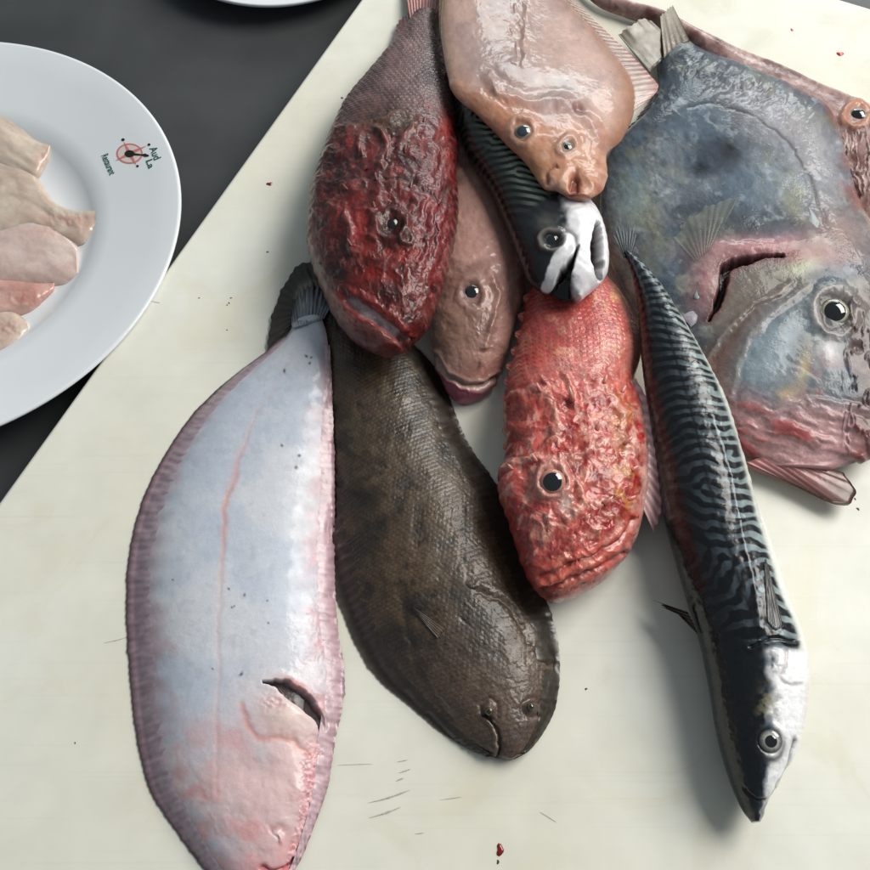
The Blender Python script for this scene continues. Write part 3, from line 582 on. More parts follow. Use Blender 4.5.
# ---------------------------------------------------------------- big grey dory
L = [(662, 52), (657, 66), (657, 88), (640, 119), (612, 148), (600, 190), (604, 245), (628, 300), (662, 350), (698, 402), (726, 436), (748, 455), (770, 468)]
R = [(686, 38), (694, 46), (714, 55), (754, 70), (804, 94), (838, 122), (858, 200), (890, 260), (902, 325), (900, 385), (892, 425), (872, 455), (830, 470)]
spot = (716, 159)
gill = smooth_line([(782, 255), (755, 258), (734, 262), (725, 270), (722.5, 286), (716, 307), (709, 319)])
lat = smooth_line([(690, 106), (703, 103), (732, 109), (764, 122), (789, 142), (803, 160), (815, 182), (822, 205), (828, 228)])
pre = smooth_line([(790, 283), (775, 294), (750, 309), (733, 326), (716, 345), (706, 372)])
pre2 = smooth_line([(806, 290), (785, 304), (765, 322), (748, 345), (738, 372), (731, 400)])
def f_dory(B):
    px, py, a, b, x = B['px'], B['py'], B['a'], B['b'], B['x']
    big = fbm(px, py, 80, 31, 4); md = fbm(px, py, 22, 32, 4); st = fbm(px * 0.8 + py * 0.6, (py * 0.8 - px * 0.6) * 3.2, 22, 33, 4)
    c = np.tile(C(104, 110, 116), (len(px), 1)); c = mix(c, C(54, 61, 70), sm(-0.2, 0.6, big)); c = mix(c, C(52, 58, 66), sm(0.25, 0.7, fbm(px, py, 13, 300, 5, 0.65)) * 0.6); c = mix(c, C(150, 158, 162), sm(0.3, 0.75, fbm(px, py, 10, 305, 5, 0.65)) * 0.6); c = mix(c, C(72, 92, 110), sm(0.1, 0.7, fbm(px, py, 30, 309, 4)) * 0.5); c = mix(c, C(128, 132, 124), sm(0.1, 0.8, md) * 0.6)
    c = mix(c, C(60, 68, 78), sm(0.0, 0.7, st) * 0.5); c = mix(c, C(118, 116, 92), sm(0.2, 0.9, fbm(px, py, 40, 36, 3)) * 0.6)
    c = mix(c, C(84, 106, 126), blob(px, py, 745, 185, 38, 30) * 0.5); c = mix(c, C(112, 138, 150), blob(px, py, 628, 200, 18, 26) * 0.5); fs = fbm(px * 0.9 - py * 0.44, (py * 0.9 + px * 0.44) * 0.28, 3.4, 340, 3, 0.6); c = c * (1 + 0.22 * fs * (1 - sm(240, 262, py)))[:, None]
    c = mix(c, C(54, 60, 66), blob(px, py, 712, 228, 40, 22, -20) * 0.75)
    c = mix(c, C(142, 138, 146), blob(px, py, 775, 115, 60, 24, 28) * 0.7); c = mix(c, C(150, 146, 152), blob(px, py, 822, 170, 22, 55, -25) * 0.6)
    c = mix(c, C(112, 64, 60), sm(0.78, 0.98, x + 0.12 * md) * sm(60, 110, py) * (1 - sm(225, 260, py)) * 0.85)
    c = mix(c, C(34, 46, 64), np.clip(1.5 * blob(px, py, spot[0], spot[1], 28, 18, -20), 0, 1) * 0.9); c = mix(c, C(12, 15, 21), blob(px, py, 701, 166, 8, 6) * 0.95 + blob(px, py, 729, 152, 11, 10))
    d = 0.08 * md + 0.06 * st + 0.03 * fbm(px, py, 7, 34, 3)
    wr = fbm(px * 0.75 + py * 0.66, (py * 0.75 - px * 0.66) * 0.45, 4.2, 35, 2); d += 0.75 * wr * blob(px, py, 745, 86, 62, 18, 25)
    g, sg, t = pl(px, py, lat); c = mix(c, C(44, 44, 44), np.exp(-(g / 1.6) ** 2) * 0.75); d += -0.2 * np.exp(-(g / 2.2) ** 2)
    # throat and gill cover: flesh turned out along the opening
    hd = sm(-4, 10, (px - 700) * 0.25 + (py - 258))
    c = mix(c, C(172, 126, 130), np.clip(blob(px, py, 712, 282, 18, 26, 20) + 1.0 * blob(px, py, 760, 247, 50, 11, -4), 0, 1) * 0.95)
    c = mix(c, C(150, 120, 112), blob(px, py, 842, 235, 30, 26) * 0.6); c = mix(c, C(136, 78, 76), blob(px, py, 808, 255, 40, 9, 2) * 0.7)
    d += 2.2 * blob(px, py, 707, 285, 10, 20, 20) + 1.6 * blob(px, py, 750, 247, 40, 6, -6)
    oc = (blob(px, py, 755, 300, 45, 40, -35)); c = mix(c, C(98, 90, 82), np.clip(oc * 1.5, 0, 1) * (px > 706) * sm(256, 264, py + 0 * px) * 0.9)
    c = mix(c, C(84, 60, 52), np.clip(1.6 * blob(px, py, 742, 340, 62, 13, -48), 0, 1) * 0.85); c = mix(c, C(120, 92, 84), blob(px, py, 715, 380, 16, 30) * 0.7)
    c = mix(c, C(164, 164, 140), blob(px, py, 797, 268, 18, 8, -15) * 0.85)
    c = mix(c, C(122, 136, 146), np.clip(1.5 * blob(px, py, 770, 352, 22, 46, 28), 0, 1) * 0.9); c = mix(c, C(78, 88, 100), blob(px, py, 782, 322, 10, 16) * 0.6 * sm(-.3, .6, md + .3)); c = mix(c, C(176, 164, 118), (blob(px, py, 805, 368, 5, 18, 10) + blob(px, py, 787, 394, 10, 7)) * 0.7)
    c = mix(c, C(186, 184, 188), np.clip(1.3 * blob(px, py, 825, 355, 13, 12), 0, 1) * 0.8)
    d += 1.6 * blob(px, py, 770, 352, 22, 44, 28) + 1.3 * blob(px, py, 825, 355, 12)
    for ln, am in ((pre, 0.6), (pre2, 0.5)):
        g, sg, t = pl(px, py, ln); d += am * np.exp(-((g) / 3.2) ** 2) - 0.4 * np.exp(-((g - 6) / 3.5) ** 2) * (sg > 0); c = mix(c, C(150, 136, 124), np.exp(-(g / 1.6) ** 2) * 0.35)
    g, sg, t = pl(px, py, gill); wd = 0.6 + 3.9 * np.sin(np.pi * np.clip(0.04 + t * 0.9, 0, 1)) ** 0.9 * (1 + 0.3 * md); inn = 1 - sm(wd * 0.6, wd * 1.15, g + 0.6 * md)
    d += -9 * inn; c = mix(c, C(96, 48, 50), np.exp(-((g - wd) / 5) ** 2) * 0.6); c = mix(c, C(30, 9, 10), inn)
    # eye socket
    r = np.hypot(px - 835, (py - 313) * 0.92); r = r + 2.5 * md; d += 1.7 * np.exp(-((r - 22) / 6) ** 2) - 0.8 * np.exp(-((r - 15) / 5) ** 2); c = mix(c, C(142, 136, 134), np.exp(-((r - 21) / 5) ** 2) * 0.8); c = mix(c, C(70, 60, 58), np.exp(-((r - 15) / 3.5) ** 2) * 0.8)
    c = mix(c, C(58, 28, 26), blob(px, py, 858, 346, 8, 9) * 0.9 + blob(px, py, 853, 330, 6, 5) * 0.8); d += -2 * blob(px, py, 858, 346, 6)
    # pink mouth and throat
    pk = sm(376, 424, py + 0.25 * (px - 800) * 0 + 6 * md - 0.10 * (px - 740)); c = mix(c, C(164, 122, 122), pk * 0.9); rd = fbm(px * 0.95 + py * 0.3, (py * 0.95 - px * 0.3) * 3, 40, 38, 3)
    c = mix(c, C(146, 66, 68), pk * sm(0.05, 0.7, rd) * 0.85); c = mix(c, C(186, 148, 150), pk * sm(0.1, 0.8, -rd) * 0.7); d += pk * (1.5 * rd)
    c = mix(c, C(146, 82, 84), blob(px, py, 838, 385, 34, 24) * 0.65 * sm(-.4, .5, rd + md)); c = mix(c, C(96, 78, 76), sm(843, 866, px + 6 * md) * sm(250, 300, py) * 0.7)
    g, sg, t = pl(px, py, smooth_line([(742, 428), (775, 414), (806, 402), (835, 402), (870, 412)])); d += 0.6 * np.exp(-((g) / 5) ** 2) - 0.5 * np.exp(-((g - 5) / 3) ** 2) * (sg > 0)
    # wet strings of membrane beside the jaws
    wx = fbm(px, py * 0.35, 7, 39, 2, ridge=True); k = sm(838, 852, px) * sm(240, 300, py); d += k * 1.3 * sm(0.5, 0.95, wx)
    return d, c
dory = thing('dory_fish', 'large flat blue-grey dory fish with a dark side spot', 'fish', base([(760, 250)]))
Bj = loft('body', dory, M['dory'], L, R, [5, 6, 7, 10, 14, 17, 19, 20, 19, 17, 14, 9, 4], [4, 4, 5, 6, 7, 8, 9, 9, 9, 8, 7, 5, 3], f_dory, det=0.16, shade=1.12, z=([0.006, 0.006, 0.006] + [0.008] * 10, [0.006, 0.007, 0.008] + [0.011] * 10), p=2.6, q=1.9)
eye(dory, Bj, 834.5, 311.5, 15, C(150, 148, 132), C(88, 78, 72), 0.70, 0.45, 0.2)
fin('tail_fin', dory, M['fin'], [(650, 72), (662, 60), (672, 48), (679, 45)], [(617, 33), (626, 27), (641, 19), (651, 20)], 6, C(86, 78, 66), C(106, 98, 84), rc=0.08, z=([0.010] * 4, [0.018, 0.02, 0.019, 0.017]), amp=0.25, thick=0.001, m_=16, seed=4)
fin('tail_fin_lobe', dory, M['fin'], [(664, 58), (676, 48), (690, 40)], [(660, 15), (667, 9), (672.5, 5)], 5, C(92, 80, 68), C(132, 124, 108), rc=0.08, z=([0.012] * 3, [0.016, 0.016, 0.015]), amp=0.25, thick=0.001, m_=16, seed=5)
fin('dorsal_fin', dory, M['fin'], [(716, 61), (735, 69), (752, 76), (800, 99), (832, 124)], [(716, 45), (740, 54), (765, 65), (812, 88), (842, 112)], 26, C(96, 76, 74), C(134, 92, 90), z=([0.013, 0.012, 0.015, 0.017, 0.018], [0.008, 0.009, 0.010, 0.012, 0.013]), amp=1.3, scallop=0.08, ragged=0.05, m_=12, seed=6)
fin('anal_fin', dory, M['fin'], [(659, 88), (642, 118), (616, 147)], [(652, 96), (634, 121), (606, 146)], 14, C(70, 72, 74), C(104, 96, 92), z=([0.012] * 3, [0.010] * 3), amp=0.8, scallop=0.2, ragged=0.08, seed=7)
fin('pectoral_fin', dory, M['fin_film'], [(696, 262), (703, 256), (710, 250)], [(672, 236), (686, 218), (706, 206), (724, 196), (738, 200)], 9, C(120, 122, 114), C(150, 154, 144), off=0.0003, thick=0.0003, amp=0.3, m_=16, seed=8, smooth=4, ragged=0.06)
fin('pelvic_fin', dory, M['fin'], [(746, 462), (770, 456), (800, 462)], [(800, 487), (836, 504), (850, 503), (858, 491), (842, 472)], 7, C(168, 108, 108), C(84, 56, 50), z=([0.010, 0.012, 0.012], [0.007, 0.008, 0.009, 0.009, 0.010]), amp=0.4, rc=0.1, thick=0.0045, scallop=0.02, m_=18, seed=9)
# pale bony spine and the bit of bone at the gill
def shard(name, parent, mat, pts, z0, thick, colour):
    P = np.array(pts, float); n = len(P); cc = P.mean(0); P = P + np.random.RandomState(n).randn(n, 2) * 0.7; V = np.vstack([unproj(P, z0), unproj(P * 0.75 + cc * 0.25, z0 + thick), unproj(cc[None], z0 + thick)])
    Fc = [(j, (j + 1) % n, n + (j + 1) % n, n + j) for j in range(n)] + [(n + j, n + (j + 1) % n, 2 * n) for j in range(n)]
    return mesh_obj(name, V, Fc, mat, parent, np.tile(colour, (len(V), 1)))
zt_ = lambda px, py: float(at(Bj, px, py)[0][2])
shard('spine', dory, M['bone'], smooth_line([(809, 205), (812, 211), (819, 223), (820, 230), (814, 231), (809, 228), (808.5, 216), (809, 205)], 14)[:-1], zt_(814, 220) - 0.0002, 0.0004, C(150, 156, 160))
shard('gill_bone', dory, M['bone'], smooth_line([(682, 316), (692, 309), (703, 305), (699, 314), (693, 326), (685, 322), (682, 316)], 14)[:-1], zt_(693, 316) - 0.0002, 0.0008, C(140, 134, 144))
shard('gill_bone', dory, M['bone'], smooth_line([(694, 298), (698, 286), (700, 290), (698, 300), (694, 298)], 10)[:-1], zt_(697, 294) - 0.0002, 0.0005, C(130, 146, 146))

# ---------------------------------------------------------------- pinkish fish mostly hidden below the dory
L = [(575, -30), (600, -7), (628, 4), (660, 15), (700, 34), (740, 52), (780, 68), (815, 85), (843, 96), (866, 110), (884, 128), (890, 150)]
R = [(572, -18), (598, 6), (626, 17), (660, 30), (705, 65), (745, 110), (780, 135), (810, 160), (832, 190), (850, 215), (870, 222), (888, 190)]
def f_hid(B):
    px, py = B['px'], B['py']; md = fbm(px, py, 12, 41, 4); c = np.tile(C(152, 122, 118), (len(px), 1)); c = mix(c, C(108, 76, 74), sm(-0.1, 0.7, md)); c = mix(c, C(188, 164, 158), sm(0.2, 0.8, -md) * 0.7)
    d = 0.2 * md + 0.03 * fbm(px, py, 4, 42, 2); r = np.hypot(px - 857, py - 114); d += 1.8 * np.exp(-((r - 13) / 4) ** 2); c = mix(c, C(176, 124, 100), np.exp(-((r - 12) / 4) ** 2))
    wx = fbm(px * 1.6, py * 0.5, 9, 43, 3, ridge=True); d += 1.4 * sm(0.2, 0.9, wx) * sm(125, 150, py); c = mix(c, C(120, 50, 44), sm(0.1, 0.7, -wx) * sm(120, 150, py) * 0.7)
    return d, c
hid = thing('pinkish_fish', 'pinkish brown fish whose eye and back peek out behind the grey dory', 'fish', base([(800, 120)]))
Bh = loft('body', hid, M['dory'], L, R, [3, 4, 6, 8, 9, 10, 11, 12, 13, 14, 13, 5], [2, 2, 3, 4, 4, 4, 4, 4, 4, 4, 4, 3], f_hid, z=([0.006] * 12, [0.004] * 12))
eye(hid, Bh, 858, 115, 11, C(140, 130, 104), C(110, 84, 76), 0.7, 0.5, 0.25)

# ---------------------------------------------------------------- brown-pink gurnard between the others
L = [(434, 60), (436, 110), (434, 160), (428, 210), (424, 260), (424, 300), (430, 335), (435, 362), (443, 384), (451, 396), (459, 403)]
R = [(452, 60), (466, 110), (482, 155), (504, 205), (518, 245), (525, 280), (521, 305), (513, 335), (503, 368), (490, 390), (470, 403)]
def f_gur(B):
    px, py, x = B['px'], B['py'], B['x']; big = fbm(px, py, 40, 51, 4); md = fbm(px, py, 10, 52, 4)
    c = np.tile(C(164, 124, 114), (len(px), 1)); c = mix(c, C(124, 90, 82), sm(-0.1, 0.7, big)); c = mix(c, C(178, 140, 128), sm(0.2, 0.9, md) * 0.5)
    c = mix(c, C(150, 74, 66), sm(0.55, 0.95, x + 0.2 * md) * (1 - sm(250, 290, py)) * 0.7); c = mix(c, C(172, 128, 120), blob(px, py, 498, 262, 16, 30) * 0.7); c = mix(c, C(140, 84, 76), blob(px, py, 488, 372, 22, 14) * 0.6)
    c = mix(c, C(120, 92, 72), blob(px, py, 455, 335, 22, 30) * 0.6)
    d = 0.3 * md + 0.06 * fbm(px, py, 4, 53, 2)
    r = np.hypot((px - 472), (py - 293) * 0.75); d += 0.9 * np.exp(-((r - 12) / 4) ** 2) - 0.8 * np.exp(-(r / 8) ** 2); c = mix(c, C(176, 138, 126), np.exp(-((r - 12) / 3.5) ** 2) * 0.4); c = mix(c, C(60, 36, 32), np.exp(-((r - 8) / 2.5) ** 2) * 0.7)
    g, sg, t = pl(px, py, smooth_line([(491, 280), (497, 300), (493, 322), (486, 345)])); d += 1.6 * np.exp(-(g / 3) ** 2)
    g, sg, t = pl(px, py, smooth_line([(432, 358), (444, 372), (460, 382), (480, 385), (498, 378)])); d += -2.2 * np.exp(-(g / 2.6) ** 2) + 1.0 * np.exp(-((g - 4) / 3) ** 2); lp = (sg > 0) if np.mean(sg[py > 396]) > 0 else (sg < 0)
    c = mix(c, C(198, 172, 160), np.exp(-((g - 2.5) / 2.5) ** 2) * 0.6); c = mix(c, C(158, 84, 104), lp * sm(2, 6, g) * 0.95)
    d += lp * 1.2 * blob(px, py, 468, 396, 20, 10); d += -0.8 * blob(px, py, 478, 365, 3.5, 6, 20); c = mix(c, C(70, 40, 36), blob(px, py, 478, 365, 2.5, 5, 20) * 0.8)
    k = sm(0.5, 0.9, fbm(px, py, 7, 54, 2, ridge=True)) * blob(px, py, 490, 330, 26, 60); d += 0.3 * k
    return d, c
gur = thing('gurnard', 'brownish-pink fish with purple lower lip between the two red fish', 'fish', base([(470, 300)]))
Bg = loft('body', gur, M['pink_skin'], L, R, [5, 7, 10, 13, 16, 18, 18, 17, 13, 9, 3], [6, 8, 10, 12, 13, 13, 12, 10, 7, 5, 2], f_gur, cap=0.6, zadd=([0] * 11, [0] * 11))
eye(gur, Bg, 472, 293, 9.0, C(40, 30, 28), C(92, 64, 56), 0.74, 0.45, 0.25)

# ---------------------------------------------------------------- orange-red scorpionfish
L = [(556, 205), (552, 230), (540, 262), (526, 302), (518, 340), (508, 377), (504, 413), (505, 452), (502, 488), (508, 520), (520, 560), (532, 585), (546, 600)]
R = [(584, 205), (588, 235), (606, 276), (628, 308), (641, 347), (634, 384), (642, 413), (649, 453), (645, 502), (634, 542), (610, 575), (582, 594), (560, 602)]
def f_scor(B):
    px, py, a, b, x = B['px'], B['py'], B['a'], B['b'], B['x']
    hd = sm(352, 395, py + 0.12 * (px - 570) + 8 * fbm(px, py, 20, 60, 2)); big = fbm(px, py, 34, 61, 4); md = fbm(px, py, 11, 62, 4); fr = fbm(px, py, 15, 63, 4, 0.6, ridge=True); f2 = fbm(px, py, 6, 64, 3, ridge=True)
    scl = scales(a, b + 0.3 * a, 6.0, 6.5)
    c = np.tile(C(200, 92, 84), (len(px), 1)); c = mix(c, C(158, 30, 30), sm(-0.15, 0.45, big) * (0.4 + 0.5 * hd)); c = mix(c, C(214, 146, 124), sm(0.15, 0.8, md) * 0.7)
    c = mix(c, C(150, 26, 24), sm(0.0, 0.8, -fr) * hd * 0.8); c = mix(c, C(222, 160, 146), sm(0.45, 0.9, fr) * hd * 0.45); c = mix(c, C(228, 184, 172), hd * sm(0.58, 0.92, f2) * sm(-0.1, 0.5, md) * 0.7); c = mix(c, C(120, 18, 18), hd * sm(0.15, 0.7, -f2) * 0.55)
    yl = blob(px, py, 622, 490, 12, 22) + 0.7 * blob(px, py, 612, 300, 16, 12) + 0.6 * blob(px, py, 622, 430, 10, 40) + 0.5 * blob(px, py, 545, 350, 14, 8); c = mix(c, C(204, 150, 66), np.clip(yl, 0, 1) * sm(-0.5, 0.4, md) * 0.75)
    bd = 1 - hd; c = mix(c, C(190, 120, 112), bd * sm(-0.2, 0.6, -big) * 0.6); c = mix(c, C(120, 84, 88), bd * blob(px, py, 552, 320, 26, 30) * 0.55 * sm(0.2, 0.7, scl)); c = c * (1 - bd * 0.22 * (0.5 - scl))[:, None]
    c = mix(c, C(218, 168, 160), sm(0.72, 0.95, x + 0.15 * md) * sm(380, 430, py) * 0.8); c = mix(c, C(210, 158, 140), sm(0.5, 0.95, x) * bd * 0.5)
    c = mix(c, C(160, 60, 56), sm(0.45, 0.9, -x + 0.2 * md) * 0.55)
    ed = 1 - 0.75 * sm(0.72, 0.98, np.abs(x)); fl2 = fbm(px, py, 26, 65, 3, 0.5, ridge=True); pt = sm(-0.5, 0.5, fbm(px, py, 30, 66, 2))
    d = bd * (0.28 * (scl - 0.5) + 0.2 * md) + hd * ed * (1.5 * np.clip(fl2, -0.6, 1) + pt * (0.55 * np.clip(fr, -0.5, 1) + 0.16 * f2) + 0.2 * md + 0.07 * fbm(px, py, 4.5, 68, 2, ridge=True))
    sk = fbm(b, a * 0.4, 6, 69, 4, 0.6); c = mix(c, C(226, 176, 160), hd * sm(0.3, 0.7, sk) * 0.55); c = mix(c, C(132, 22, 20), hd * sm(0.25, 0.7, -sk) * 0.6); c = mix(c, C(210, 128, 96), hd * sm(0.3, 0.8, fbm(px, py, 18, 70, 3)) * 0.2)
    d += 3.4 * blob(px, py, 512, 488, 13, 20) + 2.0 * blob(px, py, 552, 482, 20) - 2.2 * blob(px, py, 528, 492, 8, 20) - 1.6 * blob(px, py, 560, 560, 22, 10)
    for ln, am, wd in (([(508, 468), (535, 458), (560, 462), (590, 450), (620, 440)], 2.6, 5), ([(566, 375), (572, 390), (574, 402)], 3.2, 3.5), ([(574, 475), (582, 495), (580, 512), (566, 518)], 2.2, 4), ([(533, 520), (545, 514), (552, 530), (544, 542)], 2.0, 4), ([(575, 512), (590, 500), (604, 505)], 2.0, 4), ([(543, 395), (556, 420), (552, 440)], 2.0, 5), ([(600, 380), (620, 410), (628, 450)], 2.0, 5)):
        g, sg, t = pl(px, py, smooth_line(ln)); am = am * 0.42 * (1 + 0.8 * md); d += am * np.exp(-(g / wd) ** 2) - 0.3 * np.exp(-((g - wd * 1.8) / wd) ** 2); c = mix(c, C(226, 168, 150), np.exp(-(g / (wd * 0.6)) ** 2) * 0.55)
    for ln, am in (([(540, 577), (566, 566), (592, 556), (615, 540), (630, 520)], 1), ([(541, 590), (566, 578), (596, 567), (622, 552)], 1)):
        g, sg, t = pl(px, py, smooth_line(ln)); d += -1.1 * np.exp(-(g / 2.2) ** 2) + 0.5 * np.exp(-((g - 5) / 3.5) ** 2); c = mix(c, C(110, 20, 20), np.exp(-(g / 2.4) ** 2) * (0.5 + 0.4 * md)); c = mix(c, C(222, 110, 90), np.exp(-((g - 6) / 4) ** 2) * 0.4)
    r = np.hypot(px - 552.5, py - 481); d += 1.8 * np.exp(-((r - 15) / 4) ** 2) - 1.0 * np.exp(-((r - 10) / 3) ** 2); c = mix(c, C(222, 170, 158), np.exp(-((r - 14) / 5) ** 2) * 0.65)
    c = mix(c, C(206, 186, 178), blob(px, py, 566, 504, 8, 10) * 0.8); c = mix(c, C(60, 14, 16), blob(px, py, 550, 594, 10, 6) * 0.85); c = mix(c, C(110, 20, 20), blob(px, py, 597, 476, 7, 6) * 0.8 + blob(px, py, 617, 515, 4, 4) * 0.8)
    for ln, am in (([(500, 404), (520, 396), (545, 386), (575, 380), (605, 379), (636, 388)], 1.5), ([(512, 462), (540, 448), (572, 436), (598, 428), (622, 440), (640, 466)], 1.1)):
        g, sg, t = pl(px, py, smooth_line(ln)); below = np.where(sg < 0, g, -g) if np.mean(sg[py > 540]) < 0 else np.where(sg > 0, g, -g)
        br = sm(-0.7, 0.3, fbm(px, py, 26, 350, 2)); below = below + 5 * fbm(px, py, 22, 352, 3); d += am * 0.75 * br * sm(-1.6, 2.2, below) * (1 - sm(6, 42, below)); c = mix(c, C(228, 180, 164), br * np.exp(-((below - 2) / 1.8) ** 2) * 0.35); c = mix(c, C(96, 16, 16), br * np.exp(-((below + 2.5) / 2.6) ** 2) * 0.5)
    # serrated edge of the dorsal fin
    d += 0.3 * sm(0.8, 0.97, -x) * np.sin(a / 2.3)
    return d, c
scor = thing('orange_scorpionfish', 'orange-red scorpionfish with spiny lumpy head, black eye towards camera', 'fish', base([(575, 430)]))
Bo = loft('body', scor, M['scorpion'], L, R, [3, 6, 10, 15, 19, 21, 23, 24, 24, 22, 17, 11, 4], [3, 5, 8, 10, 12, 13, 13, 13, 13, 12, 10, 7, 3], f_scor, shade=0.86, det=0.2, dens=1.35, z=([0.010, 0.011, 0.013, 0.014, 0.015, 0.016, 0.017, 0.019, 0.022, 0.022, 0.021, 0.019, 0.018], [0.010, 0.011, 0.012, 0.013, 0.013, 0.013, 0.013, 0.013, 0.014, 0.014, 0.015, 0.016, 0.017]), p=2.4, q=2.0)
eye(scor, Bo, 552.5, 481.5, 11.5, C(150, 116, 104), C(190, 124, 110), 0.72, 0.6, 0.2, pup=M['pupil'])
def flaps(parent, mat, B, n, wt, seed, size, ca, cb, back, name='skin_flaps'):
    """ragged little skin tabs and thorns standing off the head, pointing backwards"""
    rs = np.random.RandomState(seed); w_ = wt(B['px'], B['py'], B['x']) * (B['z'] > 0.15); w_ = w_ / w_.sum(); ids = rs.choice(len(w_), n, replace=False, p=w_); V = []; Fc = []; cc = []
    for k in ids:
        p, nn = B['V'][k], B['N'][k]; t_ = np.array(back) + rs.randn(3) * 0.55; t_ -= nn * (t_ @ nn); t_ /= np.linalg.norm(t_); s_ = np.cross(nn, t_)
        L_ = size * PX * (0.4 + rs.rand() ** 2 * 1.2); W_ = L_ * (0.28 + 0.35 * rs.rand()); h_ = L_ * (0.25 + 0.35 * rs.rand()); b0 = len(V); q = p - nn * 0.0004
        V += [q - s_ * W_, q + s_ * W_, q - t_ * L_ * 0.5, q + t_ * L_ * 0.5 + nn * h_ * 0.6 + s_ * W_ * 0.5, q + t_ * L_ * 0.5 + nn * h_ * 0.5 - s_ * W_ * 0.55, q + t_ * L_ * (0.9 + 0.4 * rs.rand()) + nn * h_ + s_ * W_ * rs.randn() * 0.4]
        Fc += [(b0, b0 + 4, b0 + 2), (b0 + 2, b0 + 3, b0 + 1), (b0 + 2, b0 + 4, b0 + 3), (b0 + 3, b0 + 4, b0 + 5), (b0, b0 + 1, b0 + 3, b0 + 4)]
        f = rs.rand(); c_ = B['col'][k] * (1.0 + 0.25 * f); cc += [c_, c_, c_, c_ * 1.1, c_ * 1.1, c_ * 0.7 + np.asarray(cb) * 0.3]
    o = mesh_obj(name, np.array(V), Fc, mat, parent, np.array(cc)); o['kind'] = 'stuff'; return o
def spines(parent, mat, B, items, ca, cb):
    """bony head spines, each a tapered curved thorn of its own"""
    for px, py, dx, dy, ln, wd in items:
        p, nn = at(B, px, py); q = unproj((px + dx, py + dy), p[2]); t_ = q - p; t_ -= nn * (t_ @ nn); t_ /= np.linalg.norm(t_); s_ = np.cross(nn, t_); L_ = ln * PX; V = []; cc = []
        for k in range(6):
            f = k / 5; c_ = p - nn * 0.0006 + t_ * L_ * f + nn * L_ * 0.42 * math.sin(f * 1.9); r = wd * PX * (1 - f) ** 0.8 + 0.00006
            for j in range(8):
                an = j * math.pi / 4; V.append(c_ + s_ * r * math.cos(an) + nn * r * 0.8 * math.sin(an)); cc.append(np.asarray(ca) * (1 - f) + np.asarray(cb) * f)
        Fc = [(k * 8 + j, k * 8 + (j + 1) % 8, (k + 1) * 8 + (j + 1) % 8, (k + 1) * 8 + j) for k in range(5) for j in range(8)] + [tuple(range(40, 48))]
        mesh_obj('head_spine', np.array(V), Fc, mat, parent, np.array(cc))
spines(scor, M['scorpion'], Bo, [(573, 402, -4, -20, 15, 3.0), (604, 384, 6, -20, 10, 2.4), (622, 392, 10, -16, 10, 2.4), (540, 392, -6, -20, 10, 2.4), (558, 448, 2, -20, 11, 2.6), (596, 430, 8, -18, 12, 2.6), (624, 444, 14, -14, 11, 2.4), (604, 504, 14, -14, 11, 2.6), (628, 500, 16, -8, 9, 2.2), (536, 462, -6, -16, 9, 2.4), (512, 470, -10, -14, 8, 2.2), (584, 520, 12, -12, 8, 2.2), (632, 470, 16, -10, 9, 2.2)], C(176, 66, 54), C(230, 190, 176))
flaps(scor, M['scorpion'], Bo, 150, lambda px, py, x: sm(370, 410, py) * (0.4 + 0.6 * sm(-0.2, 0.5, x)) * (np.hypot(px - 552, py - 481) > 15), 3, 4.0, C(172, 52, 42), C(216, 140, 124), (0.0, 1, 0.1))
fin('pectoral_fin', scor, M['fin'], [(627, 382), (638, 415), (643, 455), (642, 505)], [(636, 378), (652, 408), (660, 440), (662, 500), (655, 534)], 14, C(244, 214, 210), C(214, 160, 164), z=([0.020, 0.022, 0.022, 0.020], [0.022, 0.024, 0.022, 0.017, 0.012]), amp=1.0, scallop=0.06, m_=14, seed=11, thick=0.001)
for k, (x0, y0, x1, y1) in enumerate([(527, 300, 523, 297), (523, 318, 518, 315), (519, 336, 515, 333), (514, 352, 511, 350), (511, 367, 506, 365), (508, 382, 504, 380), (507, 398, 502, 396), (507, 414, 503, 412), (507, 430, 502, 429), (508, 446, 503, 446), (509, 460, 505, 462)]):
    P = smooth_line([(x0, y0 - 6), (x1, y1), (x0, y0 + 5)], 9); fin('dorsal_spine', scor, M['fin'], [(x0 + 3, y0 - 7), (x0 + 3, y0 + 7)], [(x1, y1 - 1), (x1, y1 + 2)], 2, C(170, 60, 54), C(196, 122, 112), z=([0.019 + k * 0.0003] * 2, [0.016 + k * 0.0003] * 2), thick=0.002, amp=0.4, m_=6, nper=6, seed=k)

# ---------------------------------------------------------------- mackerel skin pattern: labyrinth bands grown by reaction and diffusion
def labyrinth(nx, ny, wl, seed, slant, mess):
    rs = np.random.RandomState(seed); X, Y = np.meshgrid(np.arange(nx), np.arange(ny), indexing='ij')
    kx = np.fft.fftfreq(nx)[:, None] * wl; ky = np.fft.fftfreq(ny)[None] * wl; k2 = kx ** 2 + (0.85 * ky) ** 2
    ms = mess(X / nx, Y - ny / 2); wob = 3 * np.sin(X / 31.0 + Y / 17.0) + 2 * np.sin(Y / 9.0 - X / 23.0)
    u = 0.5 * np.cos(2 * math.pi * (X + wob - slant * np.abs(Y - ny / 2)) / wl) * (1 - ms) + rs.randn(nx, ny) * (0.35 + 1.6 * ms)
    den = 1 / (1 - 0.5 * (0.35 - 3.0 * (1 - k2) ** 2 - 0.02 * (0.85 * ky) ** 2 / np.maximum(k2, 1e-6)))
    u = np.clip(u, -1, 1)
    for _ in range(80):
        u = np.clip(u, -1.1, 1.1); u = np.real(np.fft.ifft2((np.fft.fft2(u) + 0.5 * np.fft.fft2(0.12 * u * u - u ** 3)) * den))
    return u / np.std(u)
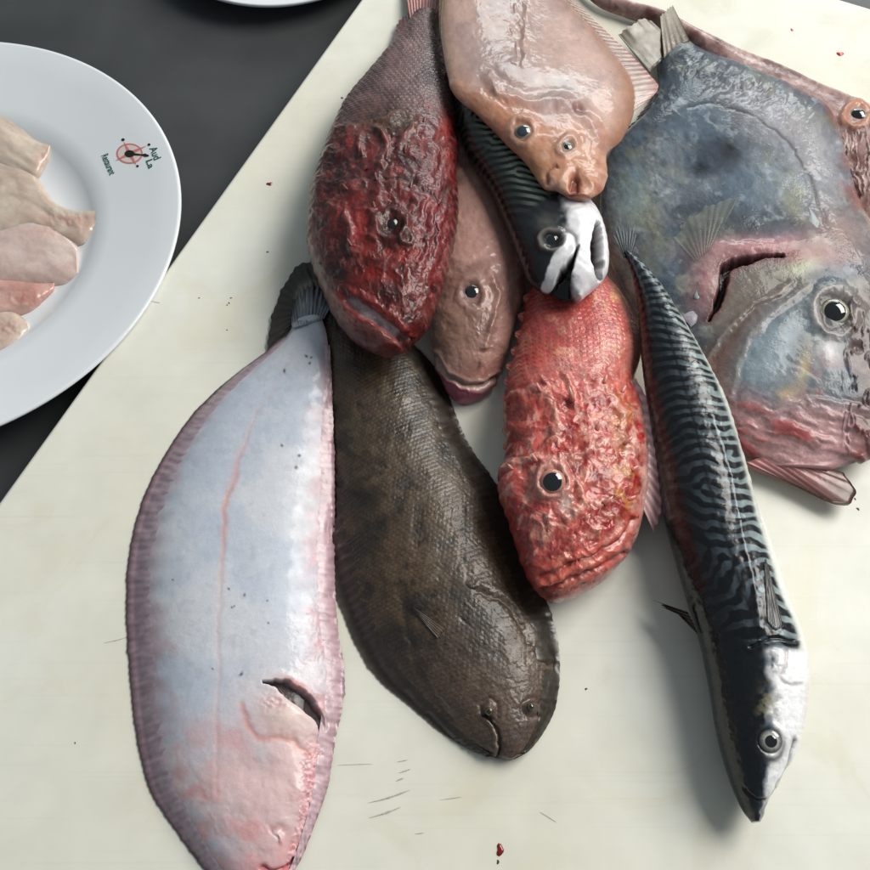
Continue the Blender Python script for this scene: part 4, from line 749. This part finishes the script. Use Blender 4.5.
def samp(T, i, j):
    i = np.clip(i, 0, T.shape[0] - 1.01); j = np.clip(j, 0, T.shape[1] - 1.01); i0 = i.astype(int); j0 = j.astype(int); f = i - i0; g = j - j0
    return (T[i0, j0] * (1 - f) + T[i0 + 1, j0] * f) * (1 - g) + (T[i0, j0 + 1] * (1 - f) + T[i0 + 1, j0 + 1] * f) * g

# ---------------------------------------------------------------- long mackerel on the right
L = [(623, 254), (630, 268), (637, 300), (640, 340), (644, 380), (650, 420), (657, 470), (664, 515), (677, 564), (689, 605), (700, 641), (709, 685), (717, 733), (729, 777), (742, 808), (752, 822)]
R = [(629, 252), (646, 268), (668, 298), (694, 342), (712, 375), (727, 408), (744, 465), (757, 512), (773, 562), (785, 603), (800, 640), (807, 690), (798, 744), (782, 778), (768, 803), (760, 822)]
TAB = labyrinth(800, 240, 12.0, 5, -0.45, lambda t, y: 0.35 + 0.65 * sm(0.05, 0.3, t) * (0.72 + 0.28 * np.exp(-(y / 34.0) ** 2)))
def f_mac2(B):
    px, py, a, b, x = B['px'], B['py'], B['a'], B['b'], B['x']
    md = fbm(px, py, 14, 71, 3); hd = sm(0, 10, py - (640 + 0.02 * (px - 760)) + 14 * np.clip((755 - px) / 30, -0.3, 3))
    al = a.max(); wq = 3.0 * fbm(px, py, 16, 310, 2); T = samp(TAB, a * (1.35 - 0.3 * a / al) + wq, 120 + (b + 10) * 0.95 + wq); dark = sm(-0.5, 0.12, T)
    fl = x + 0.05 * md
    lt = mix(np.tile(C(108, 122, 130), (len(px), 1)), C(130, 143, 142), sm(0.15, 0.7, fl)); lt = mix(lt, C(62, 72, 80), sm(-0.25, 0.25, 0.1 - fl)); lt = mix(lt, C(34, 39, 43), sm(0.15, 0.6, -fl)); lt = lt * (1 + 0.35 * fbm(px, py, 10, 312, 3))[:, None]
    c = mix(lt, C(13, 16, 22), dark * (1 - sm(0.66, 0.86, fl + 0.12 * sm(430, 560, py))))
    c = mix(c, C(10, 13, 17), np.exp(-((x + 0.2) / 0.045) ** 2) * 0.8)
    bl_ = 0.16 * sm(430, 560, py); c = mix(c, C(204, 208, 200), sm(0.74, 0.9, fl + bl_)); c = mix(c, C(232, 231, 224), sm(0.9, 1.0, fl + bl_))
    # head
    h = np.tile(C(20, 24, 28), (len(px), 1)); h = mix(h, C(240, 240, 242), sm(-0.22, 0.06, x - 0.02 + 0.08 * md - 0.16 * sm(745, 800, py))); h = mix(h, C(90, 100, 108), np.exp(-((x - 0.1) / 0.10) ** 2) * 0.5 * sm(-0.3, 0.5, fbm(px, py, 5, 72, 3)))
    h = mix(h, C(176, 168, 136), blob(px, py, 768, 706, 9, 16) * 0.5 * sm(-0.4, 0.4, fbm(px, py, 6, 77, 3))); h = mix(h, C(60, 84, 104), np.exp(-((x + 0.06) / 0.12) ** 2) * 0.6 * sm(-0.2, 0.5, fbm(px, py, 8, 78, 4))); h = mix(h, C(222, 210, 214), sm(0.6, 0.9, x) * (1 - sm(700, 740, py)) * 0.8); h = mix(h, C(40, 44, 50), blob(px, py, 763, 812, 10, 16) * 0.8)
    h = mix(h, C(50, 50, 52), np.exp(-((np.hypot(px - 770, (py - 742) * 0.82) - 14) / 3.4) ** 2) * sm(728, 756, py + 0.4 * (px - 770)) * 0.75)
    c = c * (1 - hd)[:, None] + h * hd[:, None]
    d = 0.10 * md + 0.06 * T * (1 - hd) + 0.1 * fbm(px, py, 5, 73, 2)
    g, sg, t = pl(px, py, smooth_line([(712, 415), (722, 445), (732, 480), (741, 525), (749, 560), (757, 600), (760, 628)])); d += 0.55 * np.exp(-((g + 0.8 * fbm(px, py, 6, 75, 2)) / 3.0) ** 2)
    g, sg, t = pl(px, py, smooth_line([(752, 646), (764, 641), (778, 638), (794, 640)])); d += -1.1 * np.exp(-(g / 1.6) ** 2) + 0.7 * np.exp(-((g - 4) / 3) ** 2) * (py > 640); c = mix(c, C(24, 24, 28), np.exp(-(g / 1.5) ** 2) * 0.85)
    g, sg, t = pl(px, py, smooth_line([(786, 650), (785, 668), (780, 678), (788, 684), (800, 684)])); d += -0.6 * np.exp(-(g / 2) ** 2); c = mix(c, C(160, 146, 150), np.exp(-(g / 2.2) ** 2) * 0.6)
    g, sg, t = pl(px, py, smooth_line([(796, 742), (788, 765), (775, 790), (762, 812)])); d += -0.8 * np.exp(-(g / 1.6) ** 2); c = mix(c, C(120, 120, 124), np.exp(-(g / 1.5) ** 2) * 0.7)
    c = mix(c, C(40, 40, 44), blob(px, py, 795, 742, 3, 6, 10) * 0.8 + blob(px, py, 772, 660, 2, 4) * 0.9 + blob(px, py, 771, 667, 1.5, 3) * 0.8)
    r = np.hypot(px - 770, (py - 741) * 0.85); d += 0.9 * np.exp(-((r - 13) / 4) ** 2) - 0.9 * np.exp(-((r - 9) / 3) ** 2)
    g, sg, t = pl(px, py, smooth_line([(745, 790), (755, 800), (765, 800)])); d += -0.8 * np.exp(-(g / 1.6) ** 2); c = mix(c, C(8, 8, 9), np.exp(-(g / 1.6) ** 2))
    return d, c
mac2 = thing('mackerel', 'whole striped mackerel lying along the right, silver head pointing down', 'mackerel', base([(730, 560)]), 'mackerel in the pile')
Bm = loft('body', mac2, M['mackerel'], L, R, [2, 4, 8, 12, 14, 16, 19, 21, 23, 24, 24, 23, 20, 15, 9, 3], [1, 3, 6, 9, 11, 12, 14, 16, 17, 17, 17, 16, 14, 11, 7, 3], f_mac2, warp=0.5, z=([0.030, 0.031, 0.030, 0.028, 0.026, 0.024, 0.020, 0.018, 0.018, 0.018, 0.018, 0.017, 0.016, 0.015, 0.014, 0.013], [0.030, 0.031, 0.031, 0.030, 0.028, 0.025, 0.021, 0.018, 0.017, 0.017, 0.017, 0.016, 0.015, 0.014, 0.013, 0.012]), dens=1.25)
eye(mac2, Bm, 770, 741, 9.5, C(150, 150, 146), C(70, 70, 70), 0.5, 0.5, 0.12)
fin('dorsal_fin', mac2, M['fin'], [(688, 612), (693, 622), (698, 634)], [(650, 599), (660, 606), (668, 604), (676, 612)], 6, C(60, 50, 44), C(44, 34, 28), z=([0.02] * 3, [0.012, 0.010, 0.011, 0.012]), amp=0.8, scallop=0.25, ragged=0.15, seed=21)
fin('pectoral_fin', mac2, M['fin'], [(768, 622), (776, 630), (783, 626)], [(764.5, 563), (766, 559), (767.5, 563)], 7, C(44, 45, 47), C(22, 23, 26), rc=0.1, off=0.0003, thick=0.0003, amp=0.08, m_=18, seed=22)
fin('tail_fin', mac2, M['fin'], [(624, 258), (627, 255), (631, 256)], [(614, 236), (622, 228), (632, 226), (640, 232)], 8, C(40, 44, 46), C(74, 82, 86), z=([0.031] * 3, [0.030] * 4), amp=0.5, scallop=0.3, ragged=0.1, m_=14, seed=23)

# ---------------------------------------------------------------- mackerel in the middle with gaping mouth
L = [(446, 76), (454, 110), (466, 152), (490, 190), (506, 226), (520, 262), (530, 283), (548, 294), (574, 301)]
R = [(464, 62), (494, 100), (528, 140), (556, 178), (588, 203), (601, 222), (608, 246), (606, 276), (581, 300)]
TAB1 = labyrinth(400, 240, 9.5, 8, -0.5, lambda t, y: 0.75 + 0 * t)
def f_mac1(B):
    px, py, a, b, x = B['px'], B['py'], B['a'], B['b'], B['x']
    md = fbm(px, py, 12, 81, 3); T = samp(TAB1, a, 120 + (b - 4) * 1.05); dark = sm(-0.3, 0.4, T)
    hd = sm(-5, 5, (px - 545) * 0.55 + (py - 196) * 0.8)
    c = mix(np.tile(C(112, 124, 112), (len(px), 1)), C(14, 18, 20), dark); c = mix(c, C(16, 18, 20), sm(0.3, 0.7, -x) * 0.85)
    wx = (px - 562) * 0.86 - (py - 215) * 0.1 + 6 * md
    h = mix(np.tile(C(30, 34, 38), (len(px), 1)), C(226, 224, 228), sm(-4, 8, wx)); h = mix(h, C(96, 96, 92), blob(px, py, 545, 222, 10, 8) * 0.7); h = mix(h, C(18, 18, 20), blob(px, py, 532, 262, 14, 24) * 0.9)
    h = mix(h, C(40, 40, 44), blob(px, py, 562, 205, 4, 3) * 0.6)
    c = c * (1 - hd)[:, None] + h * hd[:, None]
    d = 0.1 * md + 0.05 * T
    r = np.hypot(px - 552, (py - 241) * 1.2); d += 1.4 * np.exp(-((r - 13) / 4) ** 2) - 1.3 * np.exp(-(r / 9) ** 2); c = mix(c, C(150, 142, 136), np.exp(-((r - 12) / 2.6) ** 2) * 0.6); c = mix(c, C(16, 15, 16), np.exp(-((r - 8) / 3) ** 2) * 0.7)
    d += 2.4 * blob(px, py, 580, 216, 17, 14, 30)
    c = mix(c, C(222, 221, 224), (1 - sm(4.5, 6.5, pl(px, py, [(578, 238), (560, 258), (546, 288)])[0])))
    g, sg, t = pl(px, py, smooth_line([(579, 246), (570, 264), (563, 282), (559, 300)])); wd = 0.6 + 8.5 * t; k = 1 - sm(wd * 0.75, wd * 1.1 + 0.6, g); d += -11 * k; c = mix(c, C(16, 7, 8), k)
    g, sg, t = pl(px, py, smooth_line([(597, 224), (597, 240), (597, 260), (599, 280)])); wd = 1.0 + 5.0 * np.sin(np.pi * np.clip(t * 0.85 + 0.1, 0, 1)); k = 1 - sm(wd * 0.7, wd * 1.15, g); d += -9 * k; c = mix(c, C(34, 12, 15), np.clip(k * 1.3, 0, 1))
    c = mix(c, C(90, 84, 86), blob(px, py, 603, 262, 5, 10) * sm(0, 0.5, md) * 0.8)
    g, sg, t = pl(px, py, smooth_line([(556, 236), (566, 231), (574, 236), (577, 246)])); d += -0.8 * np.exp(-(g / 1.8) ** 2); c = mix(c, C(40, 40, 44), np.exp(-(g / 1.5) ** 2) * 0.6)
    return d, c
mac1 = thing('mackerel', 'striped mackerel under the pink flatfish, white gaping jaws on the orange fish', 'mackerel', base([(530, 210)]), 'mackerel in the pile')
zl = [0.018, 0.022, 0.026, 0.029, 0.031, 0.034, 0.036, 0.037, 0.037]
Bm1 = loft('body', mac1, M['mackerel'], L, R, [4, 11, 14, 15, 16, 16, 14, 11, 4], [8, 10, 12, 13, 13, 12, 9, 6, 3], f_mac1, warp=0.5, z=(zl, [z_ + 0.002 for z_ in zl]), dens=1.25)
eye(mac1, Bm1, 552, 240, 8.5, C(70, 66, 64), C(120, 112, 106), 0.55, 0.5, 0.35)
def tone(cv, sc_=8, am=0.08, seed=90, bump=0.2):
    def f(B):
        n_ = fbm(B['px'], B['py'], sc_, seed, 3); return bump * n_, np.tile(np.asarray(cv, float), (len(n_), 1)) * (1 + am * n_)[:, None]
    return f
# ---------------------------------------------------------------- dark red scorpionfish
L = [(414, 14), (404, 30), (390, 47), (365, 78), (345, 103), (331, 132), (318, 166), (310, 200), (306, 235), (311, 262), (322, 290), (336, 320), (354, 341), (374, 352), (392, 356), (407, 350)]
R = [(436, 12), (434, 28), (440, 48), (447, 75), (453, 100), (456, 130), (456, 170), (458, 210), (454, 245), (448, 270), (441, 292), (435, 311), (429, 326), (423, 334), (416, 337), (411, 342)]
def f_dscor(B):
    px, py, a, b, x = B['px'], B['py'], B['a'], B['b'], B['x']
    hd = sm(92, 135, py + 8 * fbm(px, py, 20, 100, 2)); big = fbm(px, py, 36, 101, 4); md = fbm(px, py, 11, 102, 4); fr = fbm(px, py, 16, 103, 4, 0.6, ridge=True); f2 = fbm(px, py, 5, 104, 3, ridge=True)
    scl = scales(a, b, 5.5, 6.5); bd = 1 - hd
    c = np.tile(C(122, 38, 36), (len(px), 1)); c = mix(c, C(66, 14, 15), sm(-0.2, 0.5, big) * 0.85); c = mix(c, C(164, 52, 46), sm(0.2, 0.8, md) * 0.6)
    c = mix(c, C(44, 10, 11), sm(0.0, 0.7, -fr) * hd * 0.75); c = mix(c, C(178, 104, 100), sm(0.5, 0.95, fr) * hd * 0.35); c = mix(c, C(196, 140, 136), hd * sm(0.62, 0.95, f2) * sm(0.0, 0.6, md) * 0.6); c = mix(c, C(34, 10, 10), hd * sm(0.1, 0.7, -f2) * 0.5)
    c = mix(c, C(150, 126, 126), bd * 0.8); c = mix(c, C(84, 52, 52), bd * sm(0.1, 0.7, big + 0.3) * 0.7); c = c * (1 - bd * 0.5 * (0.55 - scl))[:, None]
    c = mix(c, C(112, 86, 58), blob(px, py, 388, 122, 30, 14) * 0.6); c = mix(c, C(190, 44, 38), (blob(px, py, 362, 232, 12, 30) + blob(px, py, 448, 130, 8, 14) + blob(px, py, 408, 255, 12, 8) + blob(px, py, 380, 275, 20, 8)) * 0.7)
    c = mix(c, C(150, 40, 56), blob(px, py, 432, 220, 16, 70) * 0.5); c = mix(c, C(30, 8, 9), blob(px, py, 338, 262, 18, 20) * 0.7 + blob(px, py, 352, 165, 16, 12) * 0.6)
    c = mix(c, C(150, 92, 90), sm(0.68, 0.95, -x) * 0.55)
    ed = 1 - 0.75 * sm(0.72, 0.98, np.abs(x)); fl2 = fbm(px, py, 28, 105, 3, 0.5, ridge=True); pt = sm(-0.5, 0.5, fbm(px, py, 30, 106, 2))
    d = bd * (0.45 * (scl - 0.5) + 0.2 * md) + hd * ed * (1.4 * np.clip(fl2, -0.6, 1) + pt * (0.5 * np.clip(fr, -0.5, 1) + 0.2 * f2) + 0.2 * md + 0.1 * fbm(px, py, 4.5, 108, 2, ridge=True))
    sk = fbm(b, a * 0.4, 6, 109, 4, 0.6); c = mix(c, C(186, 110, 104), hd * sm(0.35, 0.75, sk) * 0.5); c = mix(c, C(40, 8, 9), hd * sm(0.2, 0.7, -sk) * 0.6)
    st = np.sin((px * 0.96 + py * 0.22) / 1.7 + 2 * md); k = blob(px, py, 430, 235, 18, 45); d += 0.6 * st * k; c = mix(c, C(190, 110, 112), sm(0.2, 1, st) * k * 0.45)
    for ln, am, wd in (([(378, 130), (386, 148), (384, 165)], 1.8, 4), ([(412, 130), (404, 142), (400, 150)], 2.0, 3.5), ([(372, 212), (376, 226), (374, 240)], 2.0, 4), ([(345, 215), (352, 232), (352, 252)], 1.6, 4), ([(360, 140), (362, 155)], 2, 3.5)):
        g, sg, t = pl(px, py, smooth_line(ln) if len(ln) > 2 else ln); d += am * np.exp(-(g / wd) ** 2); c = mix(c, C(186, 104, 96), np.exp(-(g / (wd * 0.6)) ** 2) * 0.45)
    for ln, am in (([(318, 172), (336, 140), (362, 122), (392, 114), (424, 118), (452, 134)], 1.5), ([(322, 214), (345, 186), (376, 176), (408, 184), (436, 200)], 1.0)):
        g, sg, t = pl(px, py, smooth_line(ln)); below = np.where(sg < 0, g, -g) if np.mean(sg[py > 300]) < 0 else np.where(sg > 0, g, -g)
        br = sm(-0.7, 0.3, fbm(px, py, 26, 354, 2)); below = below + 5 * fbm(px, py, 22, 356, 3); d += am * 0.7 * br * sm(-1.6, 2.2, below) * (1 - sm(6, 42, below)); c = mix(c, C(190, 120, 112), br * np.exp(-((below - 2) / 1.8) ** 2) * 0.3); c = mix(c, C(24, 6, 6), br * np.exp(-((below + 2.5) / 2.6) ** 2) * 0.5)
    # mouth: pale band between the jaws
    up_ = smooth_line([(352, 290), (368, 299), (385, 311), (402, 325), (414, 336)]); lo_ = smooth_line([(338, 296), (352, 314), (370, 328), (388, 340), (404, 344)])
    cen = smooth_line([(352, 301), (368, 314), (386, 328), (402, 338), (410, 344)]); g, sg, t = pl(px, py, cen); k = 1 - sm(4.0, 7.5, g); d += -2.6 * k - 5 * k * sm(0.75, 1.0, t); c = mix(c, C(226, 198, 198), k * 0.95); c = mix(c, C(20, 8, 8), k * sm(0.82, 0.98, t))
    g, sg, t = pl(px, py, lo_); d += 1.0 * np.exp(-((g) / 4.5) ** 2); c = mix(c, C(172, 44, 38), np.exp(-(g / 6) ** 2) * 0.75); c = mix(c, C(206, 150, 140), np.exp(-(g / 1.8) ** 2) * 0.5)
    g, sg, t = pl(px, py, up_); d += 0.8 * np.exp(-((g) / 4) ** 2); c = mix(c, C(150, 34, 32), np.exp(-(g / 5) ** 2) * 0.7)
    r = np.hypot(px - 391, py - 226); d += 2.4 * np.exp(-((r - 14) / 5) ** 2) - 2.0 * np.exp(-(r / 9) ** 2); c = mix(c, C(30, 12, 12), np.exp(-(r / 14) ** 2) * 0.85)
    r = np.hypot(px - 405, py - 238); d += 1.6 * np.exp(-((r - 6) / 2.5) ** 2); c = mix(c, C(120, 80, 70), np.exp(-((r - 6) / 2) ** 2) * 0.7)
    d += 0.25 * sm(0.85, 0.97, np.abs(x)) * np.sin(a / 2.2)
    return d, c
dsc = thing('dark_scorpionfish', 'dark blood-red scorpionfish at the top of the pile, tail upwards', 'fish', base([(380, 220)]))
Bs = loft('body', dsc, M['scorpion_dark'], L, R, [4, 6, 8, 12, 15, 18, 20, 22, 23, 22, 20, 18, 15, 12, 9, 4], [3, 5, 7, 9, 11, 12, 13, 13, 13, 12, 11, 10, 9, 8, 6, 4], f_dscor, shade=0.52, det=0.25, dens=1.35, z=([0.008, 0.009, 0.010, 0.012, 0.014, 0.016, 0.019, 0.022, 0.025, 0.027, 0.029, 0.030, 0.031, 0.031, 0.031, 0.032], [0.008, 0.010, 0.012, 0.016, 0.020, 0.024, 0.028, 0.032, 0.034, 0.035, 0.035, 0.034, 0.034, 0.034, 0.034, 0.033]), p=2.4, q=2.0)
spines(dsc, M['scorpion_dark'], Bs, [(386, 160, 2, -20, 14, 2.8), (404, 152, 6, -18, 11, 2.5), (362, 156, -2, -18, 11, 2.5), (424, 122, 6, -18, 10, 2.4), (346, 190, -8, -16, 10, 2.4), (376, 180, 0, -18, 10, 2.4), (410, 188, 6, -18, 10, 2.4), (350, 246, -4, -16, 9, 2.3), (374, 208, -2, -16, 9, 2.2), (412, 214, 6, -14, 9, 2.2), (438, 204, 8, -14, 9, 2.2)], C(80, 20, 20), C(140, 92, 86))
flaps(dsc, M['scorpion_dark'], Bs, 130, lambda px, py, x: sm(100, 140, py) * (0.4 + 0.6 * sm(-0.3, 0.5, x)) * (np.hypot(px - 391, py - 225) > 13), 5, 4.2, C(70, 16, 18), C(132, 74, 72), (0.1, 1, 0.1))
eye(dsc, Bs, 391.5, 224.5, 9, C(24, 14, 14), C(34, 14, 13), 0.6, 0.5, 0.35, pup=M['pupil_red'])
fin('tail_fin', dsc, M['fin'], [(412, 32), (423, 26), (435, 24)], [(404, -22), (422, -34), (445, -26)], 10, C(150, 92, 88), C(168, 110, 104), z=([0.010] * 3, [0.004] * 3), amp=0.9, scallop=0.08, m_=16, seed=31)
fin('anal_fin', dsc, M['fin'], [(399, 40), (404, 34), (412, 26)], [(393, 36), (399, 20), (413, 10)], 6, C(110, 52, 52), C(92, 44, 44), z=([0.010] * 3, [0.004] * 3), amp=0.6, scallop=0.15, seed=32)
fin('dorsal_fin', dsc, M['fin'], [(436, 42), (444, 70), (450, 98), (453, 125)], [(441, 38), (452, 66), (458, 96), (459, 125)], 14, C(110, 60, 62), C(130, 80, 82), z=([0.016, 0.02, 0.026, 0.030], [0.012, 0.014, 0.018, 0.022]), amp=0.8, scallop=0.25, ragged=0.1, seed=33)

# ---------------------------------------------------------------- pink flatfish on top, head towards the camera
L = [(468, -150), (452, -90), (444, -40), (442, 0), (441, 38), (452, 90), (476, 113), (502, 139), (527, 164), (544, 187), (556, 190), (568, 197)]
R = [(500, -150), (525, -90), (548, -40), (568, 2), (608, 44), (633, 80), (634, 112), (622, 140), (606, 154), (607, 172), (603, 188), (590, 199)]
def f_flat(B):
    px, py, x = B['px'], B['py'], B['x']; big = fbm(px, py, 60, 111, 4); md = fbm(px, py, 14, 112, 4)
    hd = sm(0, 14, py - (92 + 0.42 * (px - 500)) + 5 * md) 
    c = np.tile(C(212, 176, 162), (len(px), 1)); c = mix(c, C(186, 156, 150), sm(-0.1, 0.7, big)); c = mix(c, C(206, 164, 148), sm(0.2, 0.8, -big) * 0.6)
    c = mix(c, C(150, 98, 62), sm(0.55, 0.98, x) * (1 - hd) * 0.85); c = mix(c, C(214, 176, 166), blob(px, py, 590, 70, 16, 50, -30) * 0.6); c = mix(c, C(168, 132, 82), sm(0.8, 1.0, -x) * (1 - sm(40, 100, py)) * 0.6)
    c = mix(c, C(150, 120, 116), sm(0.1, 0.8, md + 0.4 * big) * 0.35); c = mix(c, C(156, 134, 134), blob(px, py, 500, 70, 48, 34) * 0.75); c = mix(c, C(150, 122, 116), blob(px, py, 520, 20, 50, 40) * 0.5); c = mix(c, C(150, 146, 146), blob(px, py, 565, 88, 26, 16) * 0.6)
    hs = sm(-14, 26, py - (92 + 0.42 * (px - 500)) + 9 * md); c = mix(c, C(204, 142, 108), hs * 0.85); c = mix(c, C(190, 118, 98), hs * sm(0.1, 0.8, md) * 0.5); c = mix(c, C(222, 190, 176), hs * sm(0.2, 0.8, -md) * 0.35); c = mix(c, C(180, 140, 92), blob(px, py, 530, 168, 18, 16) * 0.5); c = mix(c, C(120, 118, 92), blob(px, py, 564, 147, 11, 9, 30) * 0.6); d_ = fbm(px * 0.7 + py * 0.7, (py - px) * 2.0, 22, 320, 4, 0.6); c = mix(c, C(158, 92, 76), hs * sm(0.15, 0.7, d_) * 0.45)
    c = mix(c, C(104, 46, 46), blob(px, py, 578, 108, 12, 7, 35) * 0.85); d = -2.4 * blob(px, py, 579, 109, 10, 5, 35) + 0.5 * hd
    d = d + 0.10 * md + 0.03 * fbm(px, py, 5, 113, 2)
    g, sg, t = pl(px, py, smooth_line([(530, -60), (529, 0), (525, 40), (522, 62)])); d += 0.7 * np.exp(-(g / 4) ** 2) + 0.45 * fbm(px, py * 0.5, 4.0, 330, 2) * np.exp(-((px - 520) / 10) ** 2) * (py < 66)
    g, sg, t = pl(px, py, smooth_line([(488, 78), (500, 92), (520, 98), (545, 102), (570, 104), (590, 122), (603, 150)])); d += 0.9 * np.exp(-(g / 6) ** 2) - 0.5 * np.exp(-((g - 9) / 5) ** 2) * (py < 130); c = mix(c, C(150, 96, 88), np.exp(-(g / 4) ** 2) * sm(0.35, 0.6, t) * 0.5)
    d += hd * 0.35 * fbm(px, py, 16, 114, 3) + 0.8 * blob(px, py, 500, 90, 12, 14) * fbm(px, py, 7, 115, 2)
    for ex, ey, r0 in ((523, 132, 12), (566, 147, 9)):
        r = np.hypot(px - ex, py - ey); d += 1.1 * np.exp(-((r - r0) / 4) ** 2); c = mix(c, C(196, 158, 142), np.exp(-((r - r0) / 3) ** 2) * 0.6); c = mix(c, C(120, 76, 64), np.exp(-((r - r0 + 4) / 2.5) ** 2) * 0.6)
    g, sg, t = pl(px, py, smooth_line([(576, 176), (574, 184), (578, 193)])); k = np.clip(1.6 * blob(px, py, 573.5, 186, 6.5, 13, 8), 0, 1) ** 2; d += -3.2 * k; c = mix(c, C(140, 66, 48), k); kl = blob(px, py, 594, 184, 13, 14); th = np.arctan2(py - 172, px - 580); d += kl * (0.4 + 0.3 * np.sin(th * 9)); c = mix(c, C(176, 112, 88), kl * sm(0.1, 0.9, np.sin(th * 9)) * 0.5); d += 0.4 * blob(px, py, 553, 180, 7, 11, 20)
    g, sg, t = pl(px, py, smooth_line([(560, 186), (564, 173), (577, 168), (594, 170), (606, 176)])); d += 0.5 * np.exp(-(g / 3) ** 2); c = mix(c, C(222, 178, 154), np.exp(-(g / 2) ** 2) * 0.6)
    g, sg, t = pl(px, py, smooth_line([(586, 176), (590, 186), (588, 198)])); d += 0.6 * np.exp(-(g / 4) ** 2)
    g, sg, t = pl(px, py, smooth_line([(545, 184), (548, 172), (556, 168)])); d += -1.2 * np.exp(-(g / 2.5) ** 2); c = mix(c, C(140, 84, 66), np.exp(-(g / 2) ** 2) * 0.6)
    return d, c
flat = thing('pink_flatfish', 'pale pink flatfish on top of the pile with two eyes on one side', 'fish', base([(540, 100)]))
zl = [0.012, 0.014, 0.018, 0.024, 0.030, 0.040, 0.044, 0.047, 0.049, 0.051, 0.052, 0.053]; zr = [0.010, 0.011, 0.012, 0.014, 0.018, 0.026, 0.032, 0.037, 0.042, 0.046, 0.049, 0.052]
Bf = loft('body', flat, M['pink_skin'], L, R, [3, 5, 7, 9, 10, 11, 11, 10, 9, 7, 5, 2.5], [2, 3, 4, 5, 5, 6, 6, 6, 6, 5, 4, 2], f_flat, shade=0.78, z=(zl, zr), p=2.3, q=1.9)
eye(flat, Bf, 523, 132.5, 9.5, C(120, 122, 114), C(150, 110, 92), 0.66, 0.7, 0.15, pup=M['pupil_cloudy'])
eye(flat, Bf, 567, 147, 7.5, C(96, 104, 88), C(140, 104, 86), 0.42, 0.5, 0.3, pup=M['pupil'])
fin('anal_fin', flat, M['fin_clear'], [(560, -8), (604, 44), (628, 76), (632, 112)], [(574, 0), (590, 16), (622, 46), (646, 70), (658, 88), (646, 102)], 26, C(196, 176, 166), C(206, 168, 160), z=([0.014, 0.02, 0.028, 0.034], [0.016, 0.020, 0.024, 0.028, 0.030, 0.030]), amp=0.5, scallop=0.02, m_=14, seed=41, thick=0.0012, edge=C(184, 120, 116))
fin('dorsal_fin', flat, M['fin'], [(446, -40), (447, -10), (447, 20), (450, 60)], [(441, -40), (440, -10), (439, 25), (446, 68)], 22, C(182, 142, 110), C(170, 132, 96), z=([0.02, 0.025, 0.030, 0.036], [0.017, 0.022, 0.027, 0.034]), amp=0.15, rc=0.08, scallop=0.03, seed=42)

# ---------------------------------------------------------------- raw fillets on the plate
def f_fil(seed, ca, cb, red=None):
    def f(B):
        px, py = B['px'], B['py']; big = fbm(px, py, 34, seed, 4); md = fbm(px * 0.9 + py * 0.5, (py * 0.9 - px * 0.5) * 2.4, 16, seed + 1, 3)
        c = np.tile(ca, (len(px), 1)); c = mix(c, cb, sm(-0.2, 0.7, big)); c = c * (1 + 0.10 * md)[:, None]
        d = 0.3 * big + 0.05 * md + 0.7 * fbm(B['a'] * 0.3, B['b'], 20, seed + 5, 2) + 0.04 * fbm(px, py, 5, seed + 2, 2)
        if red is not None: k = 0.55 * red(px, py); c = mix(c, C(176, 118, 108), k * sm(-0.5, 0.5, md + 0.3)); d += k * 0.8 * fbm(px, py, 6, seed + 3, 2)
        return d, c
    return f
FIL = [
    ('pale fish fillet at the bottom edge of the plate well', [(-70, 318), (-30, 300), (0, 306), (16, 312), (28, 322)], [(-80, 350), (-40, 372), (0, 361), (18, 346), (30, 330)], [4, 8, 9, 8, 3], (206, 192, 178), (200, 178, 164), lambda x, y: blob(x, y, 8, 330, 16, 10)),
    ('small rolled fillet with reddish inside below the broad fillet', [(-50, 286), (-20, 280), (10, 282), (38, 284), (56, 283)], [(-50, 320), (-20, 322), (6, 318), (32, 312), (54, 292)], [5, 9, 11, 10, 4], (206, 176, 166), (190, 144, 134), lambda x, y: blob(x, y, 22, 298, 20, 10)),
    ('pale fillet with curled end at the top of the plate pile', [(-60, 84), (-30, 92), (0, 108), (18, 118), (38, 139), (52, 145)], [(-70, 140), (-40, 160), (-4, 172), (16, 182), (36, 180), (48, 162)], [5, 9, 11, 11, 9, 5], (206, 190, 176), (196, 176, 162), lambda x, y: blob(x, y, 45, 155, 6, 10) * 0.8),
    ('middle pale fillet ending in a ragged tip near the plate rim', [(-70, 152), (-30, 150), (10, 160), (34, 174), (56, 203), (78, 211), (99, 210)], [(-80, 236), (-40, 246), (0, 246), (34, 240), (60, 244), (82, 244), (96, 227)], [6, 10, 12, 12, 11, 8, 3], (202, 188, 174), (190, 170, 156), lambda x, y: blob(x, y, 72, 220, 30, 12)),
    ('broad glossy fillet lying across the middle of the plate', [(-70, 226), (-30, 234), (6, 229), (34, 219), (60, 228), (78, 246)], [(-70, 292), (-30, 292), (4, 287), (36, 287), (60, 286), (79, 280)], [6, 10, 12, 12, 10, 5], (208, 190, 182), (200, 176, 168), lambda x, y: blob(x, y, 62, 228, 24, 10)),
]
for k, (lab, L, R, H_, ca, cb, red) in enumerate(FIL):
    fo = thing('fish_fillet', lab, 'fillet', (PC[0] + 0.02 * k, PC[1], TABLE_Z + 0.005), 'raw fillets on the plate')
    loft('flesh', fo, M['flesh'], L, R, [h_ * 0.5 for h_ in H_], [0.5] * len(L), f_fil(120 + 7 * k, C(*ca), C(*cb), red), tight=0.1, cap=0.5, p=4.5, q=1.0, dens=1.2, det=0.04)
